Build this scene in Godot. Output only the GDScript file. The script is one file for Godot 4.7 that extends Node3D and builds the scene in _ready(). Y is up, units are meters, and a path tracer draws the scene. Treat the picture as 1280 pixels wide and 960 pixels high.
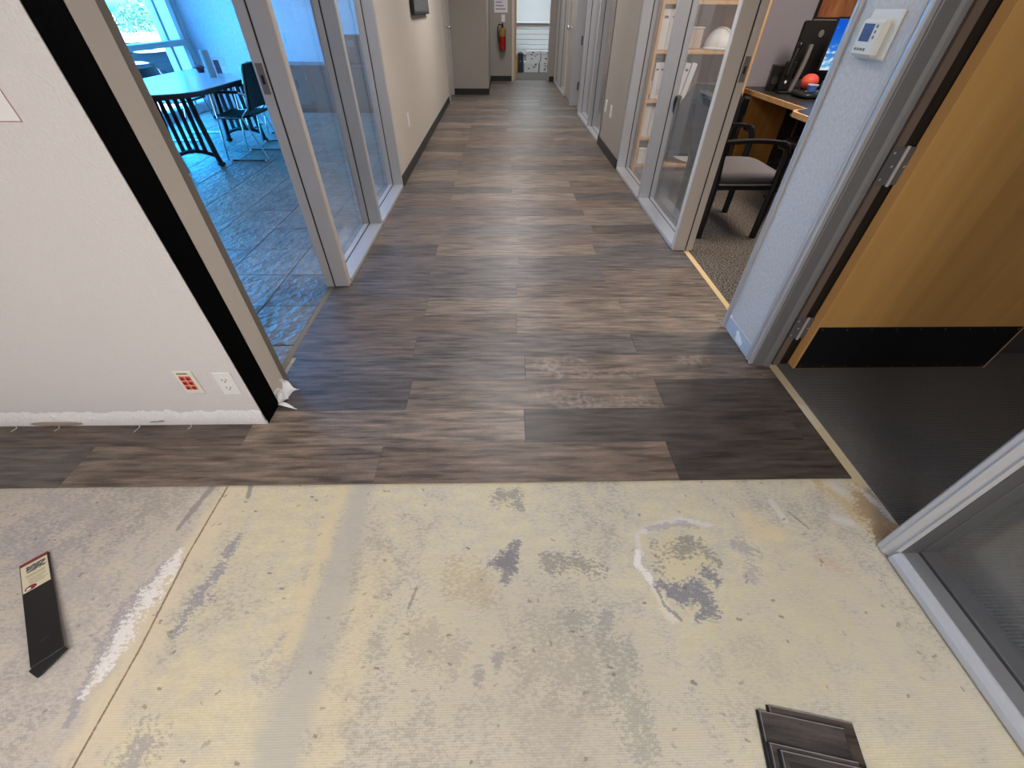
extends Node3D
# A corridor being refloored: bare adhesive slab in front, vinyl planks beyond, glazed rooms on both sides.
var M := {}
var X := Transform3D()
var counts := {}
var rng := RandomNumberGenerator.new()

# ---------------------------------------------------------------- shape helpers
func ns() -> SurfaceTool:
	var s := SurfaceTool.new()
	s.begin(Mesh.PRIMITIVE_TRIANGLES)
	return s

func vert(s: SurfaceTool, p: Vector3, n: Vector3, uv: Vector2) -> void:
	s.set_normal((X.basis * n).normalized())
	s.set_uv(uv)
	s.add_vertex(X * p)

func muv(p: Vector3, n: Vector3) -> Vector2:
	var a := n.abs()
	if a.y >= a.x and a.y >= a.z:
		return Vector2(p.x, p.z)
	if a.x >= a.z:
		return Vector2(p.z, -p.y)
	return Vector2(p.x, -p.y)

func tri(s: SurfaceTool, a: Vector3, b: Vector3, c: Vector3, n: Vector3) -> void:
	if (b - a).cross(c - a).dot(n) > 0.0:
		var t := b
		b = c
		c = t
	vert(s, a, n, muv(a, n))
	vert(s, b, n, muv(b, n))
	vert(s, c, n, muv(c, n))

func quad(s: SurfaceTool, a: Vector3, b: Vector3, c: Vector3, d: Vector3, n: Vector3) -> void:
	tri(s, a, b, c, n)
	tri(s, a, c, d, n)

func box(s: SurfaceTool, lo: Vector3, hi: Vector3, bev := 0.0) -> void:
	var c := (lo + hi) / 2.0
	var h := (hi - lo) / 2.0
	bev = minf(bev, minf(h.x, minf(h.y, h.z)) * 0.9)
	var inn := h - Vector3.ONE * bev
	for i in 3:
		var j := (i + 1) % 3
		var k := (i + 2) % 3
		for sg in [-1.0, 1.0]:
			var n := Vector3.ZERO
			n[i] = sg
			var q: Array[Vector3] = []
			for w in [[-1, -1], [1, -1], [1, 1], [-1, 1]]:
				var p := Vector3.ZERO
				p[i] = sg * h[i]
				p[j] = w[0] * inn[j]
				p[k] = w[1] * inn[k]
				q.append(c + p)
			quad(s, q[0], q[1], q[2], q[3], n)
		if bev > 0.0:
			for sa in [-1.0, 1.0]:
				for sb in [-1.0, 1.0]:
					var n2 := Vector3.ZERO
					n2[i] = sa
					n2[j] = sb
					var q2: Array[Vector3] = []
					for w in [[0, -1], [0, 1], [1, 1], [1, -1]]:
						var p := Vector3.ZERO
						p[i] = sa * (h[i] if w[0] == 0 else inn[i])
						p[j] = sb * (inn[j] if w[0] == 0 else h[j])
						p[k] = w[1] * inn[k]
						q2.append(c + p)
					quad(s, q2[0], q2[1], q2[2], q2[3], n2.normalized())
	if bev > 0.0:
		for sx in [-1.0, 1.0]:
			for sy in [-1.0, 1.0]:
				for sz in [-1.0, 1.0]:
					var g := Vector3(sx, sy, sz)
					tri(s, c + g * Vector3(h.x, inn.y, inn.z), c + g * Vector3(inn.x, h.y, inn.z), c + g * Vector3(inn.x, inn.y, h.z), g.normalized())

func tube(s: SurfaceTool, pts: Array, r: float, seg := 8) -> void:
	var side := Vector3.ZERO
	var rings := []
	var nrm := []
	for i in pts.size():
		var t: Vector3 = (pts[mini(i + 1, pts.size() - 1)] - pts[maxi(i - 1, 0)]).normalized()
		if side == Vector3.ZERO:
			side = t.cross(Vector3.UP if absf(t.y) < 0.9 else Vector3.RIGHT).normalized()
		else:
			side = (side - t * side.dot(t)).normalized()
		var up := t.cross(side)
		var ring := []
		var nn := []
		for k in seg:
			var a := TAU * k / seg
			var d := side * cos(a) + up * sin(a)
			ring.append(pts[i] + d * r)
			nn.append(d)
		rings.append(ring)
		nrm.append(nn)
	for i in pts.size() - 1:
		for k in seg:
			var k2 := (k + 1) % seg
			sq(s, rings[i][k], rings[i][k2], rings[i + 1][k2], rings[i + 1][k], nrm[i][k], nrm[i][k2], nrm[i + 1][k2], nrm[i + 1][k])
	for e in [0, pts.size() - 1]:
		var t2: Vector3 = (pts[0] - pts[1]).normalized() if e == 0 else (pts[-1] - pts[-2]).normalized()
		for k in seg:
			tri(s, pts[e], rings[e][k], rings[e][(k + 1) % seg], t2)

func sq(s: SurfaceTool, a: Vector3, b: Vector3, c: Vector3, d: Vector3, na: Vector3, nb: Vector3, nc: Vector3, nd: Vector3) -> void:
	st3(s, a, b, c, na, nb, nc)
	st3(s, a, c, d, na, nc, nd)

func st3(s: SurfaceTool, a: Vector3, b: Vector3, c: Vector3, na: Vector3, nb: Vector3, nc: Vector3) -> void:
	if (b - a).cross(c - a).dot(na + nb + nc) > 0.0:
		vert(s, a, na, muv(a, na))
		vert(s, c, nc, muv(c, na))
		vert(s, b, nb, muv(b, na))
	else:
		vert(s, a, na, muv(a, na))
		vert(s, b, nb, muv(b, na))
		vert(s, c, nc, muv(c, na))

func lathe(s: SurfaceTool, prof: Array, seg := 16, at := Vector3.ZERO) -> void:
	for i in prof.size() - 1:
		var p: Vector2 = prof[i]
		var q: Vector2 = prof[i + 1]
		var d := q - p
		var n2 := Vector2(d.y, -d.x).normalized()
		for k in seg:
			var a := TAU * k / seg
			var b := TAU * (k + 1) / seg
			var ca := Vector3(cos(a), 0, sin(a))
			var cb := Vector3(cos(b), 0, sin(b))
			var y := Vector3.UP
			sq(s, at + ca * p.x + y * p.y, at + cb * p.x + y * p.y, at + cb * q.x + y * q.y, at + ca * q.x + y * q.y, ca * n2.x + y * n2.y, cb * n2.x + y * n2.y, cb * n2.x + y * n2.y, ca * n2.x + y * n2.y)

# superellipsoid: cushions, domes, lumps
func blob(s: SurfaceTool, at: Vector3, r: Vector3, e := 0.4, nu := 20, nv := 10, v0 := -0.5) -> void:
	var f := func(u: float, v: float) -> Vector3:
		var cu := cos(u)
		var su := sin(u)
		var cv := cos(v)
		var sv := sin(v)
		return Vector3(signf(cu) * pow(absf(cu), e) * pow(absf(cv), e), signf(sv) * pow(absf(sv), e), signf(su) * pow(absf(su), e) * pow(absf(cv), e))
	for j in nv:
		for i in nu:
			var p := []
			var n := []
			for w in [[0, 0], [1, 0], [1, 1], [0, 1]]:
				var u: float = TAU * (i + w[0]) / nu
				var v: float = PI * (v0 + (0.5 - v0) * (j + w[1]) / nv)
				var q: Vector3 = f.call(u, v)
				p.append(at + q * r)
				var g := Vector3(signf(q.x) * pow(absf(q.x), 2.0 / e - 1.0), signf(q.y) * pow(absf(q.y), 2.0 / e - 1.0), signf(q.z) * pow(absf(q.z), 2.0 / e - 1.0)) / r
				n.append(g.normalized() if g.length() > 1e-6 else Vector3.UP)
			sq(s, p[0], p[1], p[2], p[3], n[0], n[1], n[2], n[3])

# polygon in (x,z) extruded over y
func prism(s: SurfaceTool, poly: PackedVector2Array, y0: float, y1: float) -> void:
	var idx := Geometry2D.triangulate_polygon(poly)
	for i in range(0, idx.size(), 3):
		for y in [y0, y1]:
			var n := Vector3.UP if y == y1 else Vector3.DOWN
			tri(s, Vector3(poly[idx[i]].x, y, poly[idx[i]].y), Vector3(poly[idx[i + 1]].x, y, poly[idx[i + 1]].y), Vector3(poly[idx[i + 2]].x, y, poly[idx[i + 2]].y), n)
	var cw := -1.0 if Geometry2D.is_polygon_clockwise(poly) else 1.0
	for i in poly.size():
		var a := poly[i]
		var b := poly[(i + 1) % poly.size()]
		var d := (b - a).normalized()
		var n2 := Vector2(d.y, -d.x) * cw
		var n3 := Vector3(n2.x, 0, n2.y)
		var mid := (a + b) / 2.0 + n2 * 1e-4
		if Geometry2D.is_point_in_polygon(mid, poly):
			n3 = -n3
		quad(s, Vector3(a.x, y0, a.y), Vector3(b.x, y0, b.y), Vector3(b.x, y1, b.y), Vector3(a.x, y1, a.y), n3)

# thick curved sheet: f(u,v) gives a point, u and v in 0..1
func sheet(s: SurfaceTool, f: Callable, nu: int, nv: int, th: float) -> void:
	var nrm := func(u: float, v: float) -> Vector3:
		var e := 0.01
		var a: Vector3 = f.call(minf(u + e, 1), v) - f.call(maxf(u - e, 0), v)
		var b: Vector3 = f.call(u, minf(v + e, 1)) - f.call(u, maxf(v - e, 0))
		return a.cross(b).normalized()
	for side in [1.0, -1.0]:
		for j in nv:
			for i in nu:
				var p := []
				var n := []
				for w in [[0, 0], [1, 0], [1, 1], [0, 1]]:
					var u := float(i + w[0]) / nu
					var v := float(j + w[1]) / nv
					var g: Vector3 = nrm.call(u, v)
					p.append(f.call(u, v) + g * th * 0.5 * side)
					n.append(g * side)
				sq(s, p[0], p[1], p[2], p[3], n[0], n[1], n[2], n[3])
	for edge in 4:
		var m := nu if edge < 2 else nv
		for i in m:
			var p := []
			for w in [0, 1]:
				var t := float(i + w) / m
				var uv := Vector2(t, edge) if edge < 2 else Vector2(edge - 2, t)
				var g: Vector3 = nrm.call(uv.x, uv.y)
				var q: Vector3 = f.call(uv.x, uv.y)
				p.append(q + g * th * 0.5)
				p.append(q - g * th * 0.5)
			var cen: Vector3 = f.call(0.5, 0.5)
			var nn: Vector3 = (p[1] - p[0]).cross(p[2] - p[0]).normalized()
			if nn.dot(p[0] - cen) < 0:
				nn = -nn
			quad(s, p[0], p[1], p[3], p[2], nn)

# ---------------------------------------------------------------- scene-tree helpers
func numbered(parent: Node, called: String) -> String:
	var key := str(parent.get_instance_id()) + called
	var n: int = counts.get(key, 0)
	counts[key] = n + 1
	return called if n == 0 else "%s_%03d" % [called, n]

func obj(called: String, s: SurfaceTool, m: Material, parent: Node = self, label := "") -> MeshInstance3D:
	var o := MeshInstance3D.new()
	o.mesh = s.commit()
	o.mesh.surface_set_material(0, m)
	o.name = numbered(parent, called)
	parent.add_child(o, true)
	if label:
		o.set_meta("label", label)
	return o

func bxo(called: String, lo: Vector3, hi: Vector3, m: Material, parent: Node = self, bev := 0.0, label := "") -> MeshInstance3D:
	var s := ns()
	box(s, lo, hi, bev)
	return obj(called, s, m, parent, label)

func tag(o: Node3D, label: String, category: String, group := "", kind := "") -> Node3D:
	o.set_meta("label", label)
	o.set_meta("category", category)
	if group:
		o.set_meta("group", group)
	if kind:
		o.set_meta("kind", kind)
	return o

func thing(called: String, label: String, category: String, at := Vector3.ZERO, turn := 0.0, group := "", kind := "") -> Node3D:
	var o := Node3D.new()
	o.name = numbered(self, called)
	add_child(o, true)
	o.position = at
	o.rotation.y = turn
	return tag(o, label, category, group, kind)

func dup(src: Node3D, called: String, label: String, at: Vector3, turn := 0.0) -> Node3D:
	var o: Node3D = src.duplicate()
	o.name = numbered(self, called)
	add_child(o, true)
	o.position = at
	o.rotation.y = turn
	o.set_meta("label", label)
	return o

func struct(called: String, lo: Vector3, hi: Vector3, m: Material, label: String, category: String, bev := 0.0) -> MeshInstance3D:
	var o := bxo(called, lo, hi, m, self, bev)
	tag(o, label, category, "", "structure")
	return o

func c8(r: float, g: float, b: float) -> Color:
	return Color(r / 255.0, g / 255.0, b / 255.0)

func mat(c: Color, rough := 0.6, metal := 0.0) -> StandardMaterial3D:
	var m := StandardMaterial3D.new()
	m.albedo_color = c
	m.roughness = rough
	m.metallic = metal
	return m

func noise(sd: int, freq: float, oct := 4, kind := FastNoiseLite.TYPE_SIMPLEX_SMOOTH) -> FastNoiseLite:
	var n := FastNoiseLite.new()
	n.seed = sd
	n.frequency = freq
	n.noise_type = kind
	n.fractal_octaves = oct
	return n

func nimg(n: FastNoiseLite, w: int, h: int) -> Image:
	return n.get_image(w, h, false, false, true)

func ntex(sd: int, freq: float, oct: int, scale: float, size := 512) -> ImageTexture:
	var im := noise(sd, freq, oct).get_seamless_image(size, size)
	im.convert(Image.FORMAT_RGBA8)
	im.bump_map_to_normal_map(scale)
	return ImageTexture.create_from_image(im)

func bumpy(m: StandardMaterial3D, t: Texture2D, per_metre: float, strength: float) -> StandardMaterial3D:
	m.normal_enabled = true
	m.normal_texture = t
	m.normal_scale = strength
	m.uv1_triplanar = true
	m.uv1_world_triplanar = true
	m.uv1_scale = Vector3.ONE * per_metre
	return m

# mottled colour texture between two colours
func ctex(sd: int, freq: float, oct: int, a: Color, b: Color, size := 512, contrast := 1.0) -> ImageTexture:
	var src := noise(sd, freq, oct).get_seamless_image(size, size)
	src.convert(Image.FORMAT_L8)
	var d := src.get_data()
	var o := PackedByteArray()
	o.resize(d.size() * 3)
	for i in d.size():
		var t := clampf((d[i] / 255.0 - 0.5) * contrast + 0.5, 0, 1)
		o[i * 3] = int(255 * lerpf(a.r, b.r, t))
		o[i * 3 + 1] = int(255 * lerpf(a.g, b.g, t))
		o[i * 3 + 2] = int(255 * lerpf(a.b, b.b, t))
	return ImageTexture.create_from_image(Image.create_from_data(size, size, false, Image.FORMAT_RGB8, o))

func coloured(m: StandardMaterial3D, t: Texture2D, per_metre: float) -> StandardMaterial3D:
	m.albedo_texture = t
	m.uv1_triplanar = true
	m.uv1_world_triplanar = true
	m.uv1_scale = Vector3.ONE * per_metre
	return m

# ---------------------------------------------------------------- textures
# wood-look print of one plank, grain along x; smears are [u, v, length, height, strength] in metres
func plank_tex(sd: int, smears := []) -> ImageTexture:
	var w := 1024
	var h := 168
	var a := nimg(noise(sd, 0.035, 4), 96, h)
	a.resize(w, h, Image.INTERPOLATE_CUBIC)
	var b := nimg(noise(sd + 7, 0.16, 3), 64, h)
	b.resize(w, h, Image.INTERPOLATE_CUBIC)
	var c := nimg(noise(sd + 13, 0.02, 3), 200, h)
	c.resize(w, h, Image.INTERPOLATE_CUBIC)
	var f := nimg(noise(sd + 23, 0.3, 2), 256, h)
	f.resize(w, h, Image.INTERPOLATE_CUBIC)
	var e := nimg(noise(sd + 41, 0.42, 2), 44, h)
	e.resize(w, h, Image.INTERPOLATE_CUBIC)
	var dn := nimg(noise(sd + 31, 0.03, 4), w, h)
	for im in [a, b, c, e, f, dn]:
		im.convert(Image.FORMAT_L8)
	var da := a.get_data()
	var db := b.get_data()
	var dc := c.get_data()
	var df := f.get_data()
	var de := e.get_data()
	var dd := dn.get_data()
	var o := PackedByteArray()
	o.resize(w * h * 3)
	for y in h:
		for x in w:
			var i := y * w + x
			var g := 0.55 + (da[i] - 128) / 255.0 * 0.75 + (db[i] - 128) / 255.0 * 0.28 + (df[i] - 128) / 255.0 * 0.3 + (de[i] - 128) / 255.0 * 0.34 + (dc[i] - 128) / 255.0 * 0.4
			var k := dc[i] / 255.0
			var dark := clampf((0.36 - da[i] / 255.0) * 4.0, 0, 1) * clampf((de[i] / 255.0 - 0.35) * 3.0, 0, 1)
			g = clampf(g - dark * 0.4, 0.0, 1.15)
			var v := 0.50 + 0.46 * g
			var r := v * lerpf(0.98, 1.0, k)
			var gg := v * lerpf(0.985, 0.965, k)
			var bb := v * lerpf(0.995, 0.945, k)
			var dust := 0.0
			for sm in smears:
				var du: float = (x / 1024.0 * 1.185 - sm[0]) / sm[2]
				var dv: float = (y / 168.0 * 0.195 - sm[1]) / sm[3]
				var q := du * du + dv * dv
				if q < 1.0:
					dust = maxf(dust, sm[4] * 0.75 * (1.0 - q) * clampf((dd[i] / 255.0 - 0.28) * 1.9 + (de[i] / 255.0 - 0.5) * 0.5, 0, 1))
			o[i * 3] = int(255 * minf(lerpf(r, 1.2, dust), 1))
			o[i * 3 + 1] = int(255 * minf(lerpf(gg, 1.22, dust), 1))
			o[i * 3 + 2] = int(255 * minf(lerpf(bb, 1.28, dust), 1))
	return ImageTexture.create_from_image(Image.create_from_data(w, h, false, Image.FORMAT_RGB8, o))

func wood_tex(sd: int, a: Color, b: Color, w := 512, h := 512) -> ImageTexture:
	var n := nimg(noise(sd, 0.02, 4), w, 48)
	n.resize(w, h, Image.INTERPOLATE_CUBIC)
	var n2 := nimg(noise(sd + 3, 0.2, 3), w, 40)
	n2.resize(w, h, Image.INTERPOLATE_CUBIC)
	n.convert(Image.FORMAT_L8)
	n2.convert(Image.FORMAT_L8)
	var d := n.get_data()
	var d2 := n2.get_data()
	var o := PackedByteArray()
	o.resize(w * h * 3)
	for i in w * h:
		var t := clampf(d[i] / 255.0 * 0.75 + d2[i] / 255.0 * 0.25, 0, 1)
		o[i * 3] = int(255 * lerpf(a.r, b.r, t))
		o[i * 3 + 1] = int(255 * lerpf(a.g, b.g, t))
		o[i * 3 + 2] = int(255 * lerpf(a.b, b.b, t))
	return ImageTexture.create_from_image(Image.create_from_data(w, h, false, Image.FORMAT_RGB8, o))

const SX := -2.6
const SZ := -1.65
const SW := 2048
const SH := 922
const MPP := 4.0 / 2048.0
var sc := PackedByteArray()
var s_mid: PackedByteArray
var s_fine: PackedByteArray
var s_grit: PackedByteArray

# a worn mark on the slab along a path of (x, z, half width) points; "holes" is how much of it the noise eats away
func mark(pts: Array, col: Color, strength: float, holes := 0.4, fine := true) -> void:
	var lo := Vector2(99, 99)
	var hi := Vector2(-99, -99)
	var wmax := 0.0
	for p in pts:
		lo = lo.min(Vector2(p[0], p[1]))
		hi = hi.max(Vector2(p[0], p[1]))
		wmax = maxf(wmax, p[2])
	var x0 := maxi(int((lo.x - wmax * 1.4 - SX) / MPP), 0)
	var x1 := mini(int((hi.x + wmax * 1.3 - SX) / MPP), SW - 1)
	var y0 := maxi(int((lo.y - wmax * 1.3 - SZ) / MPP), 0)
	var y1 := mini(int((hi.y + wmax * 1.3 - SZ) / MPP), SH - 1)
	var cr := col.r * 255.0
	var cg := col.g * 255.0
	var cb := col.b * 255.0
	for y in range(y0, y1 + 1):
		for x in range(x0, x1 + 1):
			var p := Vector2(SX + x * MPP, SZ + y * MPP)
			var best := 9.0
			for k in maxi(pts.size() - 1, 1):
				var a := Vector2(pts[k][0], pts[k][1])
				var e: Array = pts[mini(k + 1, pts.size() - 1)]
				var d := Vector2(e[0], e[1]) - a
				var t := clampf((p - a).dot(d) / maxf(d.length_squared(), 1e-9), 0, 1)
				var w: float = lerpf(pts[k][2], e[2], t)
				best = minf(best, p.distance_to(a + d * t) / w)
			if best > 1.4:
				continue
			var i := y * SW + x
			var nm := (s_mid[i] / 255.0 - 0.5) * 2.4
			var nf := (s_fine[i] / 255.0 - 0.5) * 2.6
			var f := 0.0
			if fine:
				var ng := (s_grit[i] / 255.0 - 0.5) * 2.6
				f = clampf((1.0 - best * 0.8 - (0.12 + holes * 0.9) * (0.30 + 0.9 * nm + 1.0 * nf + 0.7 * ng)) * 2.6, 0, 1) * strength * clampf(0.85 - ng * 0.25, 0.4, 1.0)
			else:
				f = clampf((1.15 - best + 0.45 * nm + 0.25 * nf * holes) * 1.4, 0, 1) * strength
			if f <= 0.0:
				continue
			i *= 3
			sc[i] = int(lerpf(sc[i], cr, f))
			sc[i + 1] = int(lerpf(sc[i + 1], cg, f))
			sc[i + 2] = int(lerpf(sc[i + 2], cb, f))

func slab_textures() -> Array:
	var bigi := nimg(noise(11, 0.006, 3), SW / 2, SH / 2)
	bigi.resize(SW, SH, Image.INTERPOLATE_CUBIC)
	var midi := nimg(noise(12, 0.022, 5), SW, SH)
	var finei := nimg(noise(13, 0.17, 3), SW / 2, SH)
	finei.resize(SW, SH, Image.INTERPOLATE_CUBIC)
	var strk := nimg(noise(14, 0.05, 4), SW / 4, SH)
	strk.resize(SW, SH, Image.INTERPOLATE_CUBIC)
	var griti := nimg(noise(15, 0.42, 2), SW, SH)
	for im in [bigi, midi, finei, strk, griti]:
		im.convert(Image.FORMAT_L8)
	var big := bigi.get_data()
	s_mid = midi.get_data()
	s_fine = finei.get_data()
	s_grit = griti.get_data()
	var st := strk.get_data()
	sc.resize(SW * SH * 3)
	var hgt := PackedByteArray()
	hgt.resize(SW * SH)
	var y_vis := int((-0.98 - SZ) / MPP)
	for y in SH:
		var z := SZ + y * MPP
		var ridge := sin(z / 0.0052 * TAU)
		for x in SW:
			var i := y * SW + x
			if y < y_vis and x < 1950:
				sc[i * 3] = 190
				sc[i * 3 + 1] = 180
				sc[i * 3 + 2] = 158
				hgt[i] = 128
				continue
			var wx := SX + x * MPP
			var b := big[i] / 255.0
			var m := s_mid[i] / 255.0
			var f := s_fine[i] / 255.0
			var t := st[i] / 255.0
			var left := clampf((-1.07 - wx) * 25.0, 0, 1)
			var near := clampf((z + 0.55) * 2.2, 0, 1) * (1.0 - left)
			var yel := clampf((m - 0.42) * 2.4 + (b - 0.5) * 1.6 + (t - 0.5) * 0.9, 0, 1)
			var r := lerpf(211, 217, yel)
			var g := lerpf(203, 208, yel)
			var bl := lerpf(183, 177, yel)
			var gr := clampf((t - 0.5) * 1.6 + (0.5 - b) * 1.6 + (0.5 - m) * 1.0 + near * 0.30, 0, 1) * 0.8
			r = lerpf(r, 196, gr)
			g = lerpf(g, 189, gr)
			bl = lerpf(bl, 174, gr)
			var lg := left * (0.72 + 0.28 * (1.0 - yel))
			r = lerpf(r, 207 - 14 * t, lg)
			g = lerpf(g, 199 - 14 * t, lg)
			bl = lerpf(bl, 187 - 10 * t, lg)
			var gt := s_grit[i] / 255.0
			var tn := (f - 0.5) * 14.0 + (gt - 0.5) * 20.0 + (t - 0.5) * 12.0 + ridge * 4.0  # ridge term puts the light and shade of trowel ridges into the colour
			var sk := clampf((0.36 - f * 0.55 - gt * 0.45 - (m - 0.5) * 0.5 - (b - 0.5) * 0.6) * 7.0, 0, 1)
			r = lerpf(r, 150, sk * 0.30)
			g = lerpf(g, 144, sk * 0.30)
			bl = lerpf(bl, 134, sk * 0.30)
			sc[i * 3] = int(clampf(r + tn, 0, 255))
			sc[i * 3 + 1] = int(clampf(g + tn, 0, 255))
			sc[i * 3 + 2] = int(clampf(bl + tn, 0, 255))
			hgt[i] = int(clampf(120 + (m - 0.5) * 60 + (f - 0.5) * 40 + ridge * 22.0 * (1.0 - left * 0.7), 0, 255))
	var grey := c8(150, 146, 142)
	var lil := c8(166, 162, 168)
	var white := c8(228, 226, 222)
	# old carpet-seam strips that run along the corridor
	mark([[-1.055, -0.91, 0.055], [-1.05, -0.5, 0.06], [-1.02, 0.1, 0.07]], c8(226, 210, 184), 0.65, 0.15, false)
	mark([[-0.54, -0.92, 0.05], [-0.548, -0.675, 0.06], [-0.55, -0.47, 0.065], [-0.56, -0.29, 0.075], [-0.56, 0.05, 0.08]], c8(192, 188, 178), 0.8, 0.25, false)
	mark([[-0.63, -0.9, 0.03], [-0.62, -0.65, 0.035], [-0.63, -0.35, 0.03]], c8(226, 210, 172), 0.6, 0.3, false)
	mark([[-0.42, -0.6, 0.05], [-0.46, -0.1, 0.06]], c8(226, 212, 176), 0.45, 0.4, false)
	mark([[0.0, -0.35, 0.30], [0.25, -0.2, 0.25]], c8(196, 187, 170), 0.45, 0.3, false)
	mark([[0.70, -0.30, 0.2], [0.95, -0.45, 0.15]], c8(210, 200, 168), 0.5, 0.4, false)
	mark([[1.1, -0.5, 0.12], [1.15, -0.2, 0.15]], c8(212, 202, 178), 0.5, 0.3, false)
	mark([[-1.6, -0.82, 0.16], [-1.45, -0.78, 0.12]], lil, 0.45, 0.75)
	mark([[-1.68, -0.7, 0.10], [-1.5, -0.66, 0.08]], lil, 0.45, 0.8)
	mark([[-1.43, -0.9, 0.12], [-1.3, -0.86, 0.1]], c8(176, 170, 160), 0.4, 0.7)
	mark([[-1.35, -0.55, 0.12], [-1.28, -0.3, 0.1]], lil, 0.35, 0.8)
	# streaks beside the joint
	mark([[-1.12, -0.91, 0.012], [-1.136, -0.82, 0.014], [-1.152, -0.74, 0.006]], grey, 0.95, 0.15)
	mark([[-1.125, -0.62, 0.012], [-1.145, -0.48, 0.036], [-1.146, -0.396, 0.034], [-1.139, -0.30, 0.014], [-1.125, -0.21, 0.01]], lil, 0.9, 0.5)
	mark([[-1.095, -0.66, 0.010], [-1.105, -0.565, 0.034], [-1.11, -0.493, 0.032], [-1.115, -0.40, 0.032], [-1.125, -0.27, 0.012]], c8(246, 244, 242), 1.0, 0.75)
	mark([[-0.974, -0.91, 0.010], [-0.964, -0.865, 0.007]], grey, 0.95, 0.1)
	mark([[-0.92, -0.72, 0.012], [-0.928, -0.68, 0.014], [-0.94, -0.595, 0.018], [-0.947, -0.514, 0.028], [-0.963, -0.424, 0.020]], c8(156, 154, 160), 1.0, 0.8)
	mark([[-0.908, -0.16, 0.05], [-0.93, -0.1, 0.04]], c8(160, 155, 155), 0.7, 0.75)
	mark([[-0.65, -0.32, 0.04]], lil, 0.4, 0.8)
	# bare spots and trowel skips
	mark([[-0.03, -0.85, 0.03], [0.045, -0.86, 0.028]], grey, 0.8, 0.85)
	mark([[0.02, -0.82, 0.016], [0.055, -0.815, 0.02]], grey, 0.85, 0.7)
	mark([[0.034, -0.665, 0.016], [0.008, -0.612, 0.034], [-0.01, -0.545, 0.014]], c8(132, 130, 134), 0.92, 0.5)
	mark([[-0.05, -0.60, 0.012], [0.01, -0.60, 0.03]], c8(132, 130, 134), 0.85, 0.9)
	mark([[0.13, -0.6, 0.03], [0.24, -0.592, 0.035], [0.30, -0.576, 0.025]], c8(150, 143, 132), 0.8, 0.9)
	mark([[-0.15, -0.56, 0.06], [-0.08, -0.52, 0.05]], c8(186, 170, 138), 0.6, 0.8)
	mark([[0.198, -0.438, 0.035], [0.24, -0.43, 0.03]], c8(165, 161, 150), 0.75, 0.7)
	mark([[0.297, -0.43, 0.022], [0.30, -0.40, 0.018]], c8(160, 160, 154), 0.8, 0.5)
	mark([[-0.026, -0.334, 0.018], [-0.03, -0.30, 0.014]], c8(158, 156, 152), 0.8, 0.5)
	mark([[-0.075, -0.291, 0.022]], c8(160, 156, 150), 0.75, 0.6)
	mark([[0.31, -0.34, 0.05], [0.319, -0.223, 0.045], [0.34, -0.13, 0.03]], c8(164, 162, 150), 0.7, 0.75)
	mark([[0.08, -0.34, 0.08], [0.22, -0.3, 0.08]], c8(172, 166, 152), 0.55, 0.85)
	mark([[-0.26, -0.39, 0.06], [-0.16, -0.34, 0.05]], c8(176, 166, 154), 0.6, 0.6)
	mark([[-0.285, -0.527, 0.004], [-0.301, -0.468, 0.004]], c8(130, 120, 104), 0.6, 0.2)
	# the patched floor-box ring
	mark([[0.575, -0.60, 0.11]], c8(220, 207, 170), 0.75, 0.3, false)
	mark([[0.453, -0.63, 0.010], [0.455, -0.69, 0.012], [0.519, -0.727, 0.010], [0.624, -0.745, 0.014], [0.73, -0.727, 0.008]], c8(226, 224, 222), 0.95, 0.6)
	mark([[0.50, -0.72, 0.010], [0.62, -0.735, 0.012], [0.68, -0.72, 0.010]], lil, 0.7, 0.7)
	mark([[0.444, -0.632, 0.008], [0.432, -0.592, 0.010], [0.455, -0.552, 0.012], [0.475, -0.515, 0.008]], c8(246, 244, 242), 1.0, 0.5)
	mark([[0.472, -0.51, 0.016], [0.483, -0.47, 0.02], [0.50, -0.43, 0.016]], c8(236, 224, 202), 0.9, 0.3)
	mark([[0.49, -0.525, 0.018], [0.545, -0.49, 0.03], [0.60, -0.495, 0.04], [0.62, -0.455, 0.03], [0.585, -0.435, 0.018]], c8(134, 134, 142), 1.0, 0.5)
	mark([[0.475, -0.52, 0.007], [0.485, -0.465, 0.006], [0.525, -0.425, 0.006]], c8(136, 136, 142), 0.8, 0.4)
	mark([[0.655, -0.57, 0.026], [0.67, -0.54, 0.022]], c8(134, 134, 140), 1.0, 0.6)
	mark([[0.53, -0.64, 0.03], [0.66, -0.65, 0.03], [0.69, -0.6, 0.02]], c8(148, 143, 134), 0.85, 1.3)
	mark([[0.51, -0.58, 0.022], [0.53, -0.6, 0.02]], c8(146, 141, 132), 0.8, 1.2)
	# right-hand side patches
	mark([[0.86, -0.74, 0.05], [0.925, -0.69, 0.055]], c8(228, 210, 170), 0.75, 0.4, false)
	mark([[0.992, -0.815, 0.012], [1.003, -0.74, 0.012]], white, 0.75, 0.35)
	mark([[1.19, -0.745, 0.018], [1.24, -0.727, 0.014]], white, 0.75, 0.5)
	mark([[0.79, -0.66, 0.026], [0.846, -0.63, 0.022]], lil, 0.7, 0.65)
	mark([[0.75, -0.7, 0.02], [0.73, -0.64, 0.02]], c8(196, 192, 186), 0.6, 0.6)
	mark([[0.80, -0.57, 0.03], [0.79, -0.54, 0.02]], lil, 0.6, 0.75)
	mark([[1.05, -0.6, 0.02], [1.12, -0.56, 0.015]], c8(206, 178, 150), 0.6, 0.85)
	mark([[1.032, -0.775, 0.004], [1.071, -0.71, 0.004]], c8(140, 130, 112), 0.7, 0.2)
	mark([[1.22, -0.9, 0.03], [1.27, -0.8, 0.03], [1.3, -0.7, 0.03]], c8(204, 180, 132), 0.8, 0.5)
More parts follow.
